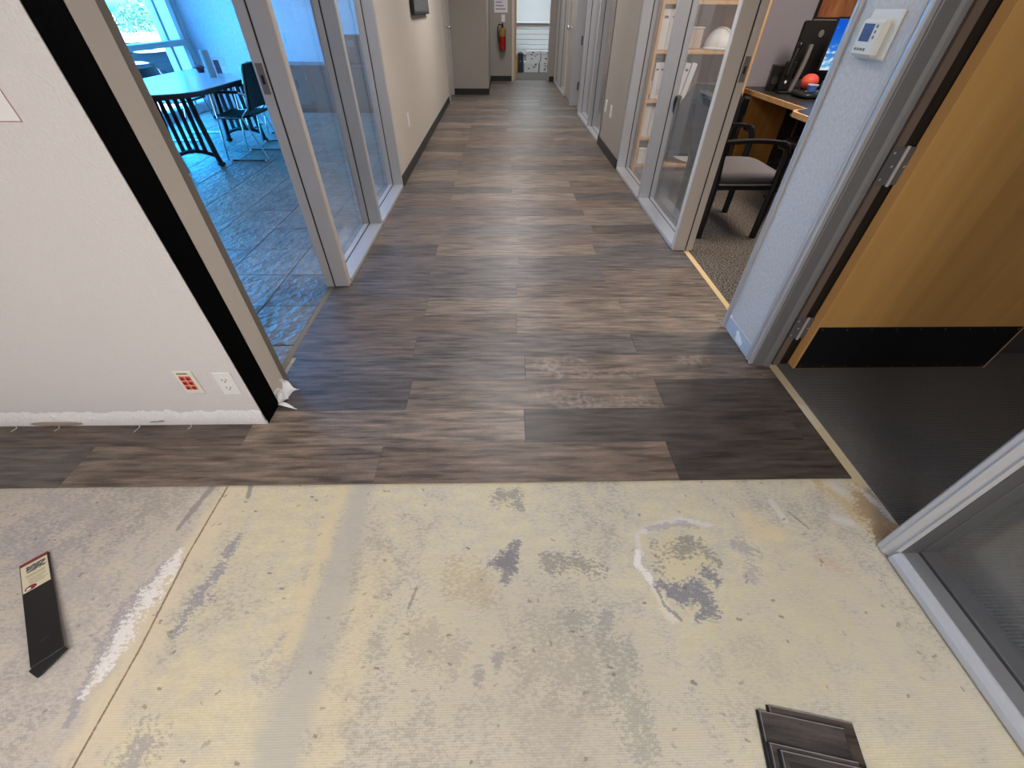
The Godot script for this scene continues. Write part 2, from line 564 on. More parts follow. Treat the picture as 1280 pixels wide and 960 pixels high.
	# doorway strip: brown backing, white and grey thinset
	mark([[1.372, -1.65, 0.03], [1.372, -0.6, 0.04]], c8(206, 188, 146), 0.9, 0.2)
	mark([[1.345, -0.84, 0.04], [1.33, -0.68, 0.055]], c8(170, 142, 106), 0.9, 0.35)
	mark([[1.38, -0.85, 0.022], [1.385, -0.76, 0.025]], c8(150, 148, 152), 0.9, 0.5)
	mark([[1.36, -0.86, 0.012], [1.40, -0.74, 0.014]], white, 0.85, 0.8)
	mark([[1.25, -0.88, 0.02], [1.28, -0.85, 0.02]], white, 0.7, 0.8)
	mark([[1.372, -1.3, 0.02], [1.372, -1.2, 0.02]], c8(220, 214, 200), 0.7, 0.6)
	# the saw-cut control joint
	mark([[-1.061, -0.91, 0.0028], [-1.064, -0.65, 0.003], [-1.047, -0.374, 0.0028], [-1.048, 0.15, 0.0028]], c8(120, 96, 78), 0.9, 0.05)
	# loose specks
	rng.seed = 5
	for k in 240:
		var p := Vector2(rng.randf_range(-2.0, 1.3), rng.randf_range(-0.92, 0.1))
		var w := rng.randf_range(0.0022, 0.0042)
		mark([[p.x, p.y, w], [p.x + rng.randf_range(-0.012, 0.012), p.y + rng.randf_range(-0.006, 0.006), w]], c8(120, 112, 96), rng.randf_range(0.3, 0.75), 0.3)
	for y in SH:
		for x in range(787, 790):
			hgt[y * SW + x] = 20
	var ci := Image.create_from_data(SW, SH, false, Image.FORMAT_RGB8, sc)
	var hi := Image.create_from_data(SW, SH, false, Image.FORMAT_L8, hgt)
	hi.convert(Image.FORMAT_RGBA8)
	hi.bump_map_to_normal_map(2.0)
	ci.generate_mipmaps()
	hi.generate_mipmaps()
	return [ImageTexture.create_from_image(ci), ImageTexture.create_from_image(hi)]

func make_materials() -> void:
	var grit := ntex(1, 0.05, 4, 6.0)
	var weave := ntex(2, 0.09, 3, 10.0)
	var lumps := ntex(3, 0.02, 5, 14.0)
	M.wall = bumpy(mat(c8(212, 209, 210), 0.85), grit, 3.0, 0.5)
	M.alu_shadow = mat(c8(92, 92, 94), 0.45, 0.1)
	M.edge_grey = mat(c8(128, 124, 122), 0.5)
	M.wall_shaded = mat(c8(62, 58, 56), 0.85)  # dark colour stands in for shade on the wall behind the open door
	M.wall_hall = bumpy(mat(c8(205, 194, 180), 0.8), grit, 3.0, 0.5)
	M.wall_grey = bumpy(mat(c8(164, 157, 149), 0.8), grit, 3.0, 0.5)
	M.wall_blue = bumpy(coloured(mat(Color.WHITE, 0.9), ctex(21, 0.03, 4, c8(196, 200, 208), c8(214, 217, 222)), 1.2), grit, 1.2, 0.5)
	M.wall_lilac = bumpy(mat(c8(158, 154, 166), 0.85), grit, 3.0, 0.5)
	M.panel_grey = bumpy(coloured(mat(Color.WHITE, 0.8), ctex(22, 0.035, 4, c8(196, 191, 186), c8(214, 209, 204), 512, 1.2), 3.0), weave, 3.0, 0.3)
	M.ceiling = bumpy(mat(c8(225, 225, 222), 0.9), grit, 2.0, 0.6)
	M.black = mat(c8(14, 14, 15), 0.5)
	M.black_tape = bumpy(mat(c8(5, 5, 6), 0.8), lumps, 3.0, 0.12)
	M.black_tape.metallic_specular = 0.15
	M.rubber = mat(c8(26, 26, 28), 0.45)
	M.alu_warm = bumpy(mat(c8(205, 195, 184), 0.45, 0.0), grit, 8.0, 0.12)
	M.alu_dark = bumpy(mat(c8(126, 118, 110), 0.45, 0.05), grit, 8.0, 0.12)
	M.alu = bumpy(mat(c8(180, 178, 176), 0.4, 0.15), grit, 8.0, 0.1)
	M.alu_bright = bumpy(mat(c8(186, 187, 191), 0.3, 0.3), grit, 8.0, 0.08)
	M.jamb_grey = bumpy(mat(c8(122, 122, 124), 0.4, 0.15), grit, 8.0, 0.15)
	M.jamb_brown = mat(c8(112, 98, 88), 0.5)
	M.steel_dark = mat(c8(104, 104, 108), 0.45, 0.3)
	M.chrome = mat(c8(215, 218, 222), 0.15, 1.0)
	M.plaster = bumpy(mat(c8(240, 239, 240), 0.85), lumps, 9.0, 1.3)
	M.plaster_glue = bumpy(mat(c8(186, 196, 206), 0.7), lumps, 9.0, 1.2)
	M.kraft = bumpy(mat(c8(158, 142, 130), 0.85), lumps, 8.0, 0.8)
	M.paper = mat(c8(228, 226, 228), 0.75)
	M.paper_edge = mat(c8(170, 130, 145), 0.7)
	M.ink = mat(c8(70, 68, 72), 0.7)
	M.white = mat(c8(228, 228, 228), 0.45)
	M.ivory = mat(c8(226, 222, 210), 0.45)
	M.red_jack = mat(c8(214, 96, 72), 0.5)
	M.red_dark = mat(c8(120, 26, 22), 0.5)
	M.slot = mat(c8(40, 36, 36), 0.6)
	M.beige_strip = bumpy(mat(c8(226, 198, 148), 0.8), lumps, 6.0, 0.8)
	M.tile_edge = bumpy(mat(c8(150, 128, 96), 0.8), lumps, 6.0, 0.8)
	M.grout = mat(c8(60, 62, 66), 0.9)
	M.tiles = []
	for k in 4:
		var t := coloured(mat(Color.WHITE, 0.38), ctex(40 + k, 0.012, 5, [c8(128, 116, 104), c8(138, 126, 114), c8(120, 110, 100), c8(142, 130, 118)][k], [c8(160, 148, 134), c8(168, 156, 142), c8(152, 142, 130), c8(170, 158, 146)][k], 256, 1.6), 1.4)
		M.tiles.append(bumpy(t, lumps, 1.4, 0.8))
	# carpets
	var rib := Image.create(256, 256, false, Image.FORMAT_L8)
	var rn := noise(8, 0.08, 3)
	for y in 256:
		for x in 256:
			var v := 0.5 + 0.35 * sin(y / 256.0 * TAU * 16.0) + rn.get_noise_2d(x, y) * 0.5
			rib.set_pixel(x, y, Color(v, v, v))
	rib.convert(Image.FORMAT_RGBA8)
	var rib_n: Image = rib.duplicate()
	rib_n.bump_map_to_normal_map(10.0)
	M.carpet_dark = coloured(mat(c8(128, 124, 122), 0.95), ctex(30, 0.2, 3, c8(150, 148, 146), c8(255, 252, 250), 256, 1.4), 6.0)
	bumpy(M.carpet_dark, ImageTexture.create_from_image(rib_n), 6.0, 1.0)
	M.carpet_office = bumpy(coloured(mat(c8(146, 138, 131), 0.95), ctex(31, 0.06, 4, c8(120, 116, 112), c8(255, 250, 246), 512, 2.6), 2.0), weave, 2.0, 1.2)
	M.slab = bumpy(coloured(mat(Color.WHITE, 0.8), ctex(33, 0.01, 5, c8(184, 175, 156), c8(214, 201, 166), 512, 1.5), 0.7), grit, 1.5, 0.6)
	# timber
	M.door_wood = coloured(mat(Color.WHITE, 0.42), wood_tex(50, c8(190, 144, 82), c8(208, 162, 96)), 0.9)
	M.door_wood.uv1_triplanar = false
	M.door_wood.uv1_scale = Vector3(1.1, 0.5, 1)
	M.door_edge = mat(c8(206, 158, 100), 0.5)
	M.beech = coloured(mat(Color.WHITE, 0.45), wood_tex(52, c8(206, 158, 104), c8(224, 182, 130)), 1.0)
	M.beech.uv1_triplanar = false
	M.beech_back = mat(c8(164, 122, 86), 0.6)
	M.desk_panel = coloured(mat(Color.WHITE, 0.5), wood_tex(54, c8(150, 100, 40), c8(186, 132, 62)), 1.0)
	M.desk_panel.uv1_triplanar = false
	M.dark_wood = mat(c8(34, 26, 24), 0.4)
	M.laminate_dark = mat(c8(48, 46, 46), 0.35)
	M.table_top = mat(c8(196, 200, 204), 0.22)
	M.fabric = bumpy(mat(c8(46, 48, 52), 0.9), weave, 8.0, 0.8)
	M.fabric_grey = bumpy(mat(c8(112, 106, 110), 0.9), weave, 8.0, 0.8)
	M.black_plastic = mat(c8(18, 18, 20), 0.4)
	M.red_plastic = mat(c8(126, 26, 34), 0.45)
	M.glass = mat(Color(0.72, 0.75, 0.75, 0.07), 0.0)
	M.glass.transparency = BaseMaterial3D.TRANSPARENCY_ALPHA
	M.shade = mat(c8(225, 228, 230), 0.9)
	M.shade.backlight_enabled = true
	M.shade.backlight = Color(0.9, 0.9, 0.9)
	# planks: six prints, each in several tones
	M.planks = {}
	var prints := []
	for k in 4:
		prints.append(plank_tex(100 + k * 17))
	prints.append(plank_tex(171, [[0.12, 0.09, 0.09, 0.09, 0.85], [0.16, 0.15, 0.05, 0.06, 0.8], [0.27, 0.04, 0.09, 0.06, 0.7], [0.30, 0.15, 0.12, 0.06, 0.6], [0.48, 0.15, 0.14, 0.06, 0.5], [0.88, 0.05, 0.13, 0.08, 0.55]]))
	prints.append(plank_tex(187, [[0.80, 0.16, 0.16, 0.09, 0.75], [0.68, 0.10, 0.12, 0.06, 0.5], [1.05, 0.15, 0.16, 0.08, 0.55]]))
	var tones := [c8(149, 134, 122), c8(121, 114, 110), c8(166, 150, 135), c8(144, 126, 112), c8(134, 127, 123), c8(127, 113, 104), c8(96, 88, 83)]  # last tone: dark planks by the wooden door, shade put into their colour
	for a in prints.size():
		for b in tones.size():
			var m := mat(tones[b], 0.42)
			m.albedo_texture = prints[a]
			m.uv1_scale = Vector3(1.0 / 1.185, 1.0 / 0.195, 1)
			M.planks[Vector2i(a, b)] = m
	var ft := slab_textures()
	M.screed = mat(Color(0.915, 0.912, 0.915), 0.75)
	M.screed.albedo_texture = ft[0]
	M.screed.normal_enabled = true
	M.screed.normal_texture = ft[1]
	M.screed.normal_scale = 0.5
	M.screed.uv1_scale = Vector3(1.0 / 4.0, 1.0 / (SH * MPP), 1)
	M.screed.uv1_offset = Vector3(-SX / 4.0, -SZ / (SH * MPP), 0)

# ---------------------------------------------------------------- setting
func troffer(at: Vector3, w: float, d: float, energy: float, col: Color, label: String) -> void:
	var t := thing("ceiling_light", label, "ceiling light", at, 0, "recessed ceiling lights")
	bxo("frame", Vector3(-w / 2 - 0.03, -0.02, -d / 2 - 0.03), Vector3(w / 2 + 0.03, 0.0, -d / 2), M.white, t)
	bxo("frame", Vector3(-w / 2 - 0.03, -0.02, d / 2), Vector3(w / 2 + 0.03, 0.0, d / 2 + 0.03), M.white, t)
	bxo("frame", Vector3(-w / 2 - 0.03, -0.02, -d / 2), Vector3(-w / 2, 0.0, d / 2), M.white, t)
	bxo("frame", Vector3(w / 2, -0.02, -d / 2), Vector3(w / 2 + 0.03, 0.0, d / 2), M.white, t)
	var dm := mat(Color.WHITE, 0.5)
	dm.emission_enabled = true
	dm.emission = col
	dm.emission_energy_multiplier = 0.8
	bxo("diffuser_lamp", Vector3(-w / 2, -0.01, -d / 2), Vector3(w / 2, -0.001, d / 2), dm, t)
	var l := AreaLight3D.new()
	l.name = "lamp_light"
	l.area_size = Vector2(w, d)
	l.light_color = col
	l.light_energy = energy
	l.area_range = 20.0
	l.area_attenuation = 2.0
	l.shadow_enabled = true
	l.rotation_degrees.x = -90
	l.position.y = -0.03
	t.add_child(l)

func build_shell() -> void:
	var T := 2.6
	# concrete slab: painted screed where it shows, plain slab around
	var f := thing("floor", "bare concrete slab with scraped yellow adhesive and grey trowel patches", "concrete floor", Vector3.ZERO, 0, "", "structure")
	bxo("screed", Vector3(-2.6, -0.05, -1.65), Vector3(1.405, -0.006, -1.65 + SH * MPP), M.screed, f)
	bxo("slab", Vector3(-3.8, -0.05, -1.65 + SH * MPP), Vector3(1.4, -0.006, 3.4), M.slab, f)
	bxo("slab", Vector3(-3.8, -0.05, -1.65), Vector3(-2.6, -0.006, -1.65 + SH * MPP), M.slab, f)
	bxo("slab", Vector3(-1.13, -0.05, -16.4), Vector3(1.4, -0.006, -1.65), M.slab, f)
	# vinyl planks, one by one
	var p := thing("floor", "grey-brown wood-look vinyl planks laid across the corridor", "plank floor", Vector3.ZERO, 0, "", "structure")
	rng.seed = 42
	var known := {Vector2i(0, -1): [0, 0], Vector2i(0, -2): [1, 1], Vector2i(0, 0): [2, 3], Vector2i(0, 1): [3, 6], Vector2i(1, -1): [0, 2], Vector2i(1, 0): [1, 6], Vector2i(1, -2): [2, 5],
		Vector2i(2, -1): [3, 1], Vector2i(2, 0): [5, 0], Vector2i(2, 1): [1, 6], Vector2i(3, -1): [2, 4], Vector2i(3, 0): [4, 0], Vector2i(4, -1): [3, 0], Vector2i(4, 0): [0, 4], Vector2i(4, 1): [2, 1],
		Vector2i(5, -1): [1, 3], Vector2i(5, 0): [2, 2], Vector2i(6, -1): [3, 0], Vector2i(6, 0): [1, 2], Vector2i(6, 1): [0, 2], Vector2i(7, -1): [2, 4], Vector2i(7, 0): [0, 0], Vector2i(8, -1): [0, 4], Vector2i(8, 0): [3, 4], Vector2i(8, 1): [1, 0],
		Vector2i(9, -1): [1, 4], Vector2i(10, -1): [2, 1], Vector2i(10, 0): [3, 2], Vector2i(10, 1): [0, 4], Vector2i(9, 0): [0, 4]}
	var shared := {}
	for k in 60:
		var z1 := -0.912 - 0.195 * k
		var xl := -2.35 if k < 2 else -1.105
		var xr := 1.355 if z1 - 0.195 > -12.45 else 1.15
		var off: float = (-0.48 if k % 2 == 0 else 0.093) + (rng.randf_range(-0.03, 0.03) if k > 4 else [-0.028, -0.007, 0.03, 0.01, 0.0][k])
		for n in range(-2, 2):
			var a := maxf(off + n * 1.185, xl)
			var b := minf(off + (n + 1) * 1.185, xr)
			if xr - b < 0.13:
				b = xr
			if b - a < 0.13:
				continue
			var key := Vector2i(k, n)
			var pick: Array = known[key] if known.has(key) else [rng.randi_range(0, 3), [0, 0, 1, 2, 2, 3, 3, 4, 4, 5][rng.randi_range(0, 9)]]
			var full := absf(b - a - 1.185) < 1e-4
			var o := MeshInstance3D.new()
			if full and shared.has("m"):
				o.mesh = shared.m
			else:
				var s := ns()
				box(s, Vector3(0.0003, -0.005, 0.0003), Vector3(b - a - 0.0003, 0, 0.1947), 0.0009)
				o.mesh = s.commit()
				if full:
					shared.m = o.mesh
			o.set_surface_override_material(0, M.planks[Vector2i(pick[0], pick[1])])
			o.position = Vector3(a, 0, z1 - 0.195)
			o.name = numbered(p, "plank")
			p.add_child(o, true)
	# break-room tiles
	var tf := thing("floor", "square slate-grey floor tiles of the break room beyond the glass partition", "tile floor", Vector3.ZERO, 0, "", "structure")
	bxo("grout", Vector3(-5.2, -0.05, -8.82), Vector3(-1.13, -0.012, -1.3), M.grout, tf)
	var tmesh := {}
	for i in 10:
		for j in 19:
			var x1 := -1.465 + 0.41 - 0.41 * i
			var x0 := maxf(x1 - 0.41, -5.1)
			x1 = minf(x1, -1.135)
			var zz1 := -1.35 if j == 0 else -1.797 + 0.395 - 0.395 * j
			var zz0 := maxf(-1.797 - 0.395 * j, -8.8)
			if zz1 - zz0 < 0.03 or x1 - x0 < 0.03:
				continue
			var key := Vector2(snappedf(x1 - x0, 0.001), snappedf(zz1 - zz0, 0.001))
			if not tmesh.has(key):
				var s := ns()
				box(s, Vector3(0.003, -0.02, 0.003), Vector3(x1 - x0 - 0.003, -0.004, zz1 - zz0 - 0.003), 0.002)
				tmesh[key] = s.commit()
			var o := MeshInstance3D.new()
			o.mesh = tmesh[key]
			o.set_surface_override_material(0, M.tiles[rng.randi_range(0, 3)])
			o.position = Vector3(x0, rng.randf_range(-0.0008, 0.0008), zz0)
			o.name = numbered(tf, "tile")
			tf.add_child(o, true)
	struct("floor", Vector3(1.402, -0.05, -1.97), Vector3(4.3, 0.002, 3.4), M.carpet_dark, "dark charcoal ribbed carpet of the dim room behind the wooden door", "carpet")
	struct("floor", Vector3(1.392, -0.05, -12.5), Vector3(4.3, 0.002, -1.95), M.carpet_office, "grey-brown speckled carpet of the office with the bookcase", "carpet")
	struct("trim_1", Vector3(1.356, -0.0055, -2.94), Vector3(1.391, 0.001, -1.95), M.beige_strip, "pale beige strip of bare floor along the office doorway", "threshold strip")
	struct("trim_2", Vector3(-1.134, -0.0055, -2.42), Vector3(-1.106, -0.001, -1.36), M.tile_edge, "tan mortar edge between the slate tiles and the planks", "threshold strip")
	struct("ceiling", Vector3(-5.3, T, -16.6), Vector3(4.4, T + 0.2, 3.6), M.ceiling, "white ceiling over the corridor and rooms", "ceiling")
	# lobby walls
	var wl := struct("wall_left", Vector3(-3.8, 0, -1.345), Vector3(-1.035, T, -1.224), M.wall, "off-white textured wall with two outlet plates near its torn bottom edge", "wall")
	bxo("corner_bead", Vector3(-1.066, 0.09, -1.2245), Vector3(-1.034, T, -1.2228), M.wall, wl, 0.0008, "cream metal corner strip")
	struct("wall_lobby_side", Vector3(-3.95, -0.05, -1.345), Vector3(-3.8, T, 3.5), M.wall, "off-white side wall of the front area", "wall")
	struct("wall_lobby_back", Vector3(-3.95, -0.05, 3.4), Vector3(4.4, T, 3.55), M.wall, "off-white wall closing the front area", "wall")
	struct("trim_3", Vector3(-1.036, 0.004, -1.342), Vector3(-1.031, T, -1.2275), M.black_tape, "black adhesive strip up the end of the off-white wall", "trim strip")
	# torn plaster along the foot of the left wall
	var base := thing("baseboard_left", "ragged white torn drywall band along the foot of the off-white wall", "torn drywall", Vector3.ZERO, 0, "", "structure")
	var tn := noise(77, 6.0, 4)
	var s := ns()
	var nx := 230
	for i in nx:
		for j in 7:
			var pt := []
			for w in [[0, 0], [1, 0], [1, 1], [0, 1]]:
				var x: float = -2.4 + 1.365 * (i + w[0]) / nx
				var v: float = (j + w[1]) / 7.0
				var top := 0.084 + tn.get_noise_2d(x * 1.6, 3.0) * 0.018 + tn.get_noise_2d(x * 9.0, 9.0) * 0.006
				var bulge := sin(PI * clampf(v, 0.0, 1.0)) * (0.004 + 0.005 * absf(tn.get_noise_2d(x * 5.0, v * 1.3)))
				pt.append(Vector3(x, 0.0005 + top * v, -1.2235 + bulge))
			var n: Vector3 = (pt[1] - pt[0]).cross(pt[3] - pt[0]).normalized()
			quad(s, pt[0], pt[1], pt[2], pt[3], n)
	obj("torn_paper", s, M.plaster, base)
	for q in [[-1.92, 0.11, 0.022, 0.03], [-1.50, 0.02, 0.030, 0.008], [-1.47, 0.012, 0.034, 0.01]]:
		s = ns()
		blob(s, Vector3(q[0], q[2], -1.2155), Vector3(q[1], q[3] * 0.4, 0.003), 0.8, 16, 6)
		obj("brown_patch", s, M.kraft, base, "brown bare paper patch")
	for q in [[-1.58, 0.0, 0.03], [-1.92, 0.0, 0.02], [-2.1, 0.0, 0.02], [-1.36, 0.0, 0.015]]:
		s = ns()
		tube(s, [Vector3(q[0], 0.012, -1.217), Vector3(q[0] + 0.004, 0.003, -1.212), Vector3(q[0] - 0.004, 0.002, -1.212 + q[2])], 0.0012, 5)
		obj("paper_shred", s, M.plaster, base)
	# crumpled corner paper at the jamb's foot
	var tc := thing("torn_corner_paper", "crumpled white torn paper at the foot of the beige door jamb", "torn paper")
	s = ns()
	sheet(s, func(u: float, v: float) -> Vector3:
		return Vector3(-1.028 + 0.012 * sin(u * 7.0) + 0.05 * (1.0 - v) * (1.0 - v) * u, 0.004 + 0.075 * v + 0.01 * sin(u * 9.0), -1.345 - 0.09 * u + 0.008 * sin(v * 8.0)), 10, 8, 0.002)
	obj("paper_flap", s, M.plaster, tc)
	s = ns()
	sheet(s, func(u: float, v: float) -> Vector3:
		return Vector3(-1.03 + 0.09 * u, 0.004 + 0.012 * sin(u * 5.0) * (1.0 - v) + 0.01 * v, -1.35 + 0.02 * v + 0.03 * u), 8, 5, 0.002)
	obj("paper_flap", s, M.plaster, tc)
	s = ns()
	sheet(s, func(u: float, v: float) -> Vector3:
		return Vector3(-1.036 + 0.004 * v, 0.002 + 0.02 * v * (1 - u * 0.6), -1.225 - 0.12 * u), 8, 3, 0.002)
	obj("paper_flap", s, M.plaster, tc)
	# break-room doorway jamb
	var j1 := thing("trim_4", "beige painted door jamb beside the black strip", "door jamb", Vector3.ZERO, 0, "", "structure")
	bxo("jamb", Vector3(-1.16, 0, -1.445), Vector3(-1.03, T, -1.345), M.alu_warm, j1, 0.002)
	bxo("stop", Vector3(-1.15, 0, -1.515), Vector3(-1.052, T, -1.445), M.alu_dark, j1, 0.004)
	struct("wall_header", Vector3(-1.15, 2.12, -4.43), Vector3(-1.01, T, -1.515), M.wall_hall, "wall band above the break room doorway and glass", "wall")
	glazing("window_1", -1.005, -1.155, -2.42, [-2.42, -3.395, -4.385], M.alu_warm, M.alu, "beige metal glazed partition of the break room with two tall panes", -1.1)
	# corridor walls
	struct("wall_hall", Vector3(-1.13, 0, -9.36), Vector3(-1.008, T, -4.43), M.wall_hall, "cream corridor wall beyond the break room glass", "wall")
	struct("baseboard_hall", Vector3(-1.009, 0, -9.35), Vector3(-0.999, 0.1, -4.435), M.rubber, "black rubber base along the cream corridor wall", "baseboard", 0.003)
	var d2 := thing("door_2", "closed pale door in a blue-grey metal frame at the end of the cream wall", "door", Vector3.ZERO, 0, "", "structure")
	bxo("frame", Vector3(-1.13, 0, -9.46), Vector3(-0.985, T, -9.36), M.alu, d2, 0.004)
	bxo("frame", Vector3(-1.13, 0, -10.36), Vector3(-0.985, T, -10.27), M.alu, d2, 0.004)
	bxo("leaf", Vector3(-1.08, 0.008, -10.27), Vector3(-1.035, T, -9.46), M.alu_warm, d2)
	s = ns()
	tube(s, [Vector3(-1.036, 1.06, -10.0), Vector3(-0.975, 1.06, -10.0)], 0.014)
	obj("spindle", s, M.chrome, d2)
	s = ns()
	blob(s, Vector3(-0.965, 1.06, -10.0), Vector3(0.03, 0.03, 0.035), 1.0, 12, 8)
	obj("knob", s, M.chrome, d2)
	struct("wall_bump", Vector3(-1.13, 0, -12.46), Vector3(-0.285, T, -10.36), M.wall_grey, "grey-beige wall block standing out into the corridor", "wall")
	var bb := thing("baseboard_bump", "black base round the grey-beige wall block", "baseboard", Vector3.ZERO, 0, "", "structure")
	bxo("strip", Vector3(-0.985, 0, -10.36), Vector3(-0.275, 0.1, -10.348), M.rubber, bb, 0.003)
	bxo("strip", Vector3(-0.286, 0, -12.45), Vector3(-0.275, 0.1, -10.348), M.rubber, bb, 0.003)
	struct("wall_far", Vector3(-0.285, 0, -12.6), Vector3(0.24, T, -12.46), M.wall_grey, "grey-beige end wall with the fire extinguisher", "wall")
	struct("baseboard_far", Vector3(-0.275, 0, -12.461), Vector3(0.235, 0.1, -12.448), M.rubber, "black base under the fire extinguisher", "baseboard", 0.003)
	struct("wall_far_side", Vector3(1.13, 0, -12.6), Vector3(1.3, T, -12.42), M.wall_grey, "narrow strip of wall beside the bright doorway", "wall")
	struct("baseboard_far_side", Vector3(1.135, 0, -12.421), Vector3(1.268, 0.1, -12.408), M.rubber, "short black base beside the bright doorway", "baseboard", 0.003)
	struct("wall_far_header", Vector3(0.24, 2.12, -12.6), Vector3(1.13, T, -12.46), M.wall_grey, "wall band over the bright doorway", "wall")
	var d5 := thing("door_5", "light door casing with brown door edge at the bright end room", "door", Vector3.ZERO, 0, "", "structure")
	bxo("casing", Vector3(0.225, 0, -12.62), Vector3(0.285, 2.12, -12.44), M.alu_warm, d5, 0.004)
	bxo("casing", Vector3(1.10, 0, -12.62), Vector3(1.15, 2.12, -12.415), M.wall_grey, d5, 0.004)
	bxo("leaf", Vector3(0.29, 0.01, -13.5), Vector3(0.335, 2.1, -12.63), M.door_edge, d5)
	# end room
	struct("wall_end", Vector3(-1.2, -0.05, -15.1), Vector3(4.4, T, -15.0), M.wall, "pale back wall of the bright end room", "wall")
	struct("wall_end_side", Vector3(-1.25, -0.05, -15.1), Vector3(-1.13, T, -12.46), M.wall, "side wall of the bright end room", "wall")
	struct("floor", Vector3(-1.13, -0.04, -15.05), Vector3(4.3, 0.001, -12.62), M.carpet_office, "pale carpet of the bright end room", "carpet")
	# right-hand side: wing wall between the dim room and the office
	struct("wall_dim_room", Vector3(1.47, 0, -1.962), Vector3(4.3, T, -1.68), M.wall_shaded, "wall behind the open wooden door, its shade put into a dark colour", "wall")
	var wp := struct("wall_right", Vector3(1.266, 0, -1.962), Vector3(1.47, T, -1.655), M.panel_grey, "narrow pale grey-blue textured wall end with the thermostat", "wall")
	s = ns()
	tube(s, [Vector3(1.262, 0.002, -1.945), Vector3(1.262, T, -1.945)], 0.013, 10)
	obj("edge_trim", s, M.alu_bright, wp, "rounded blue-silver metal edge trim")
	s = ns()
	box(s, Vector3(1.255, 0.002, -1.966), Vector3(1.30, T, -1.945), 0.004)
	obj("edge_trim", s, M.alu_bright, wp, "blue-silver metal edge trim")
	bxo("edge_trim", Vector3(1.252, 0.002, -1.652), Vector3(1.27, T, -1.634), M.alu_bright, wp, 0.006)
	bxo("edge_trim", Vector3(1.258, 0.002, -1.634), Vector3(1.27, T, -1.616), M.alu_bright, wp, 0.003)
	bxo("edge_trim", Vector3(1.250, 0.002, -1.616), Vector3(1.275, T, -1.602), M.alu_bright, wp, 0.005)
	s = ns()
	box(s, Vector3(1.2615, 0.002, -1.93), Vector3(1.267, 0.085, -1.655), 0.002)
	obj("glue_patch", s, M.plaster_glue, wp, "pale patch of torn base glue")
	for q in [[-1.78, 0.035, 0.03], [-1.80, 0.055, 0.018], [-1.75, 0.03, 0.02], [-1.915, 0.085, 0.012]]:
		s = ns()
		blob(s, Vector3(1.262, q[1], q[0]), Vector3(0.003, q[2] * 0.8, q[2]), 0.9, 12, 6)
		obj("plaster_lump", s, M.plaster, wp)
	# door 1
	var d1 := thing("door_1", "honey-brown wooden door with black kick plate standing open into the dim room", "door", Vector3.ZERO, 0, "", "structure")
	s = ns()
	var prof := PackedVector2Array([Vector2(1.274, -1.66), Vector2(1.274, -1.602), Vector2(1.278, -1.598), Vector2(1.326, -1.598), Vector2(1.338, -1.592), Vector2(1.352, -1.588), Vector2(1.360, -1.594), Vector2(1.362, -1.66)])
	prism(s, prof, 0.0, T)
	obj("frame", s, M.jamb_grey, d1)
	bxo("gasket", Vector3(1.362, 0, -1.66), Vector3(1.376, T, -1.612), M.black, d1)
	bxo("jamb", Vector3(1.376, 0, -1.66), Vector3(1.408, T, -1.601), M.jamb_brown, d1)
	bxo("gap_shade_strip", Vector3(1.408, 0, -1.66), Vector3(1.45, T, -1.606), M.black, d1)  # black strip standing in for the shade inside the hinge gap
	var lf := bxo("leaf", Vector3(1.4565, 0.012, -1.603), Vector3(2.43, 2.1, -1.556), M.door_wood, d1, 0.001)
	bxo("edge_band", Vector3(1.4525, 0.012, -1.603), Vector3(1.457, 2.1, -1.556), M.door_edge, lf)
	bxo("edge_band", Vector3(2.43, 0.012, -1.603), Vector3(2.434, 2.1, -1.5525), M.door_edge, lf)
	var kp := bxo("kick_plate", Vector3(1.462, 0.016, -1.557), Vector3(2.428, 0.262, -1.553), M.black_plastic, lf, 0.001, "black kick plate")
	s = ns()
	for i in 9:
		for y in [0.03, 0.25]:
			s = ns()
			blob(s, Vector3(1.48 + 0.1165 * i, y, -1.5525), Vector3(0.004, 0.004, 0.0015), 1.0, 8, 4)
			obj("screw", s, M.steel_dark, kp)
	for y in [[0.87, 0.995], [0.17, 0.285]]:
		var hg := bxo("hinge", Vector3(1.372, y[0], -1.603), Vector3(1.418, y[1], -1.597), M.steel_dark, d1, 0.001)
		bxo("hinge_leaf", Vector3(1.424, y[0], -1.603), Vector3(1.474, y[1], -1.597), M.steel_dark, hg, 0.001)
		s = ns()
		tube(s, [Vector3(1.421, y[0] - 0.004, -1.595), Vector3(1.421, y[1] + 0.004, -1.595)], 0.006, 10)
		obj("knuckle", s, M.alu, hg)
		s = ns()
		for q in [[1.384, 0.15], [1.400, 0.5], [1.384, 0.85], [1.462, 0.15], [1.446, 0.5], [1.462, 0.85]]:
			s = ns()
			blob(s, Vector3(q[0], lerpf(y[0], y[1], q[1]), -1.5965), Vector3(0.0045, 0.0045, 0.0015), 1.0, 8, 4)
			obj("screw", s, M.alu_bright, hg)
	struct("wall_right_header", Vector3(1.266, 2.12, -1.605), Vector3(1.41, T, -0.65), M.wall, "wall band above the wooden door's opening", "wall")
	# glazed sidelight nearest the camera
	var w4 := thing("window_4", "silver-framed floor-length glass sidelight beside the open wooden door", "glazed frame", Vector3.ZERO, 0, "", "structure")
	s = ns()
	var pp := PackedVector2Array([Vector2(1.33, -0.648), Vector2(1.276, -0.648), Vector2(1.268, -0.640), Vector2(1.270, -0.630), Vector2(1.266, -0.622), Vector2(1.272, -0.612), Vector2(1.280, -0.606), Vector2(1.276, -0.598), Vector2(1.284, -0.592), Vector2(1.338, -0.590), Vector2(1.338, -0.648)])
	prism(s, PackedVector2Array([pp[1], pp[2], pp[3], pp[4], pp[5], pp[6], pp[7], pp[8], pp[9], pp[10]]), 0, T)
	obj("post", s, M.alu_bright, w4)
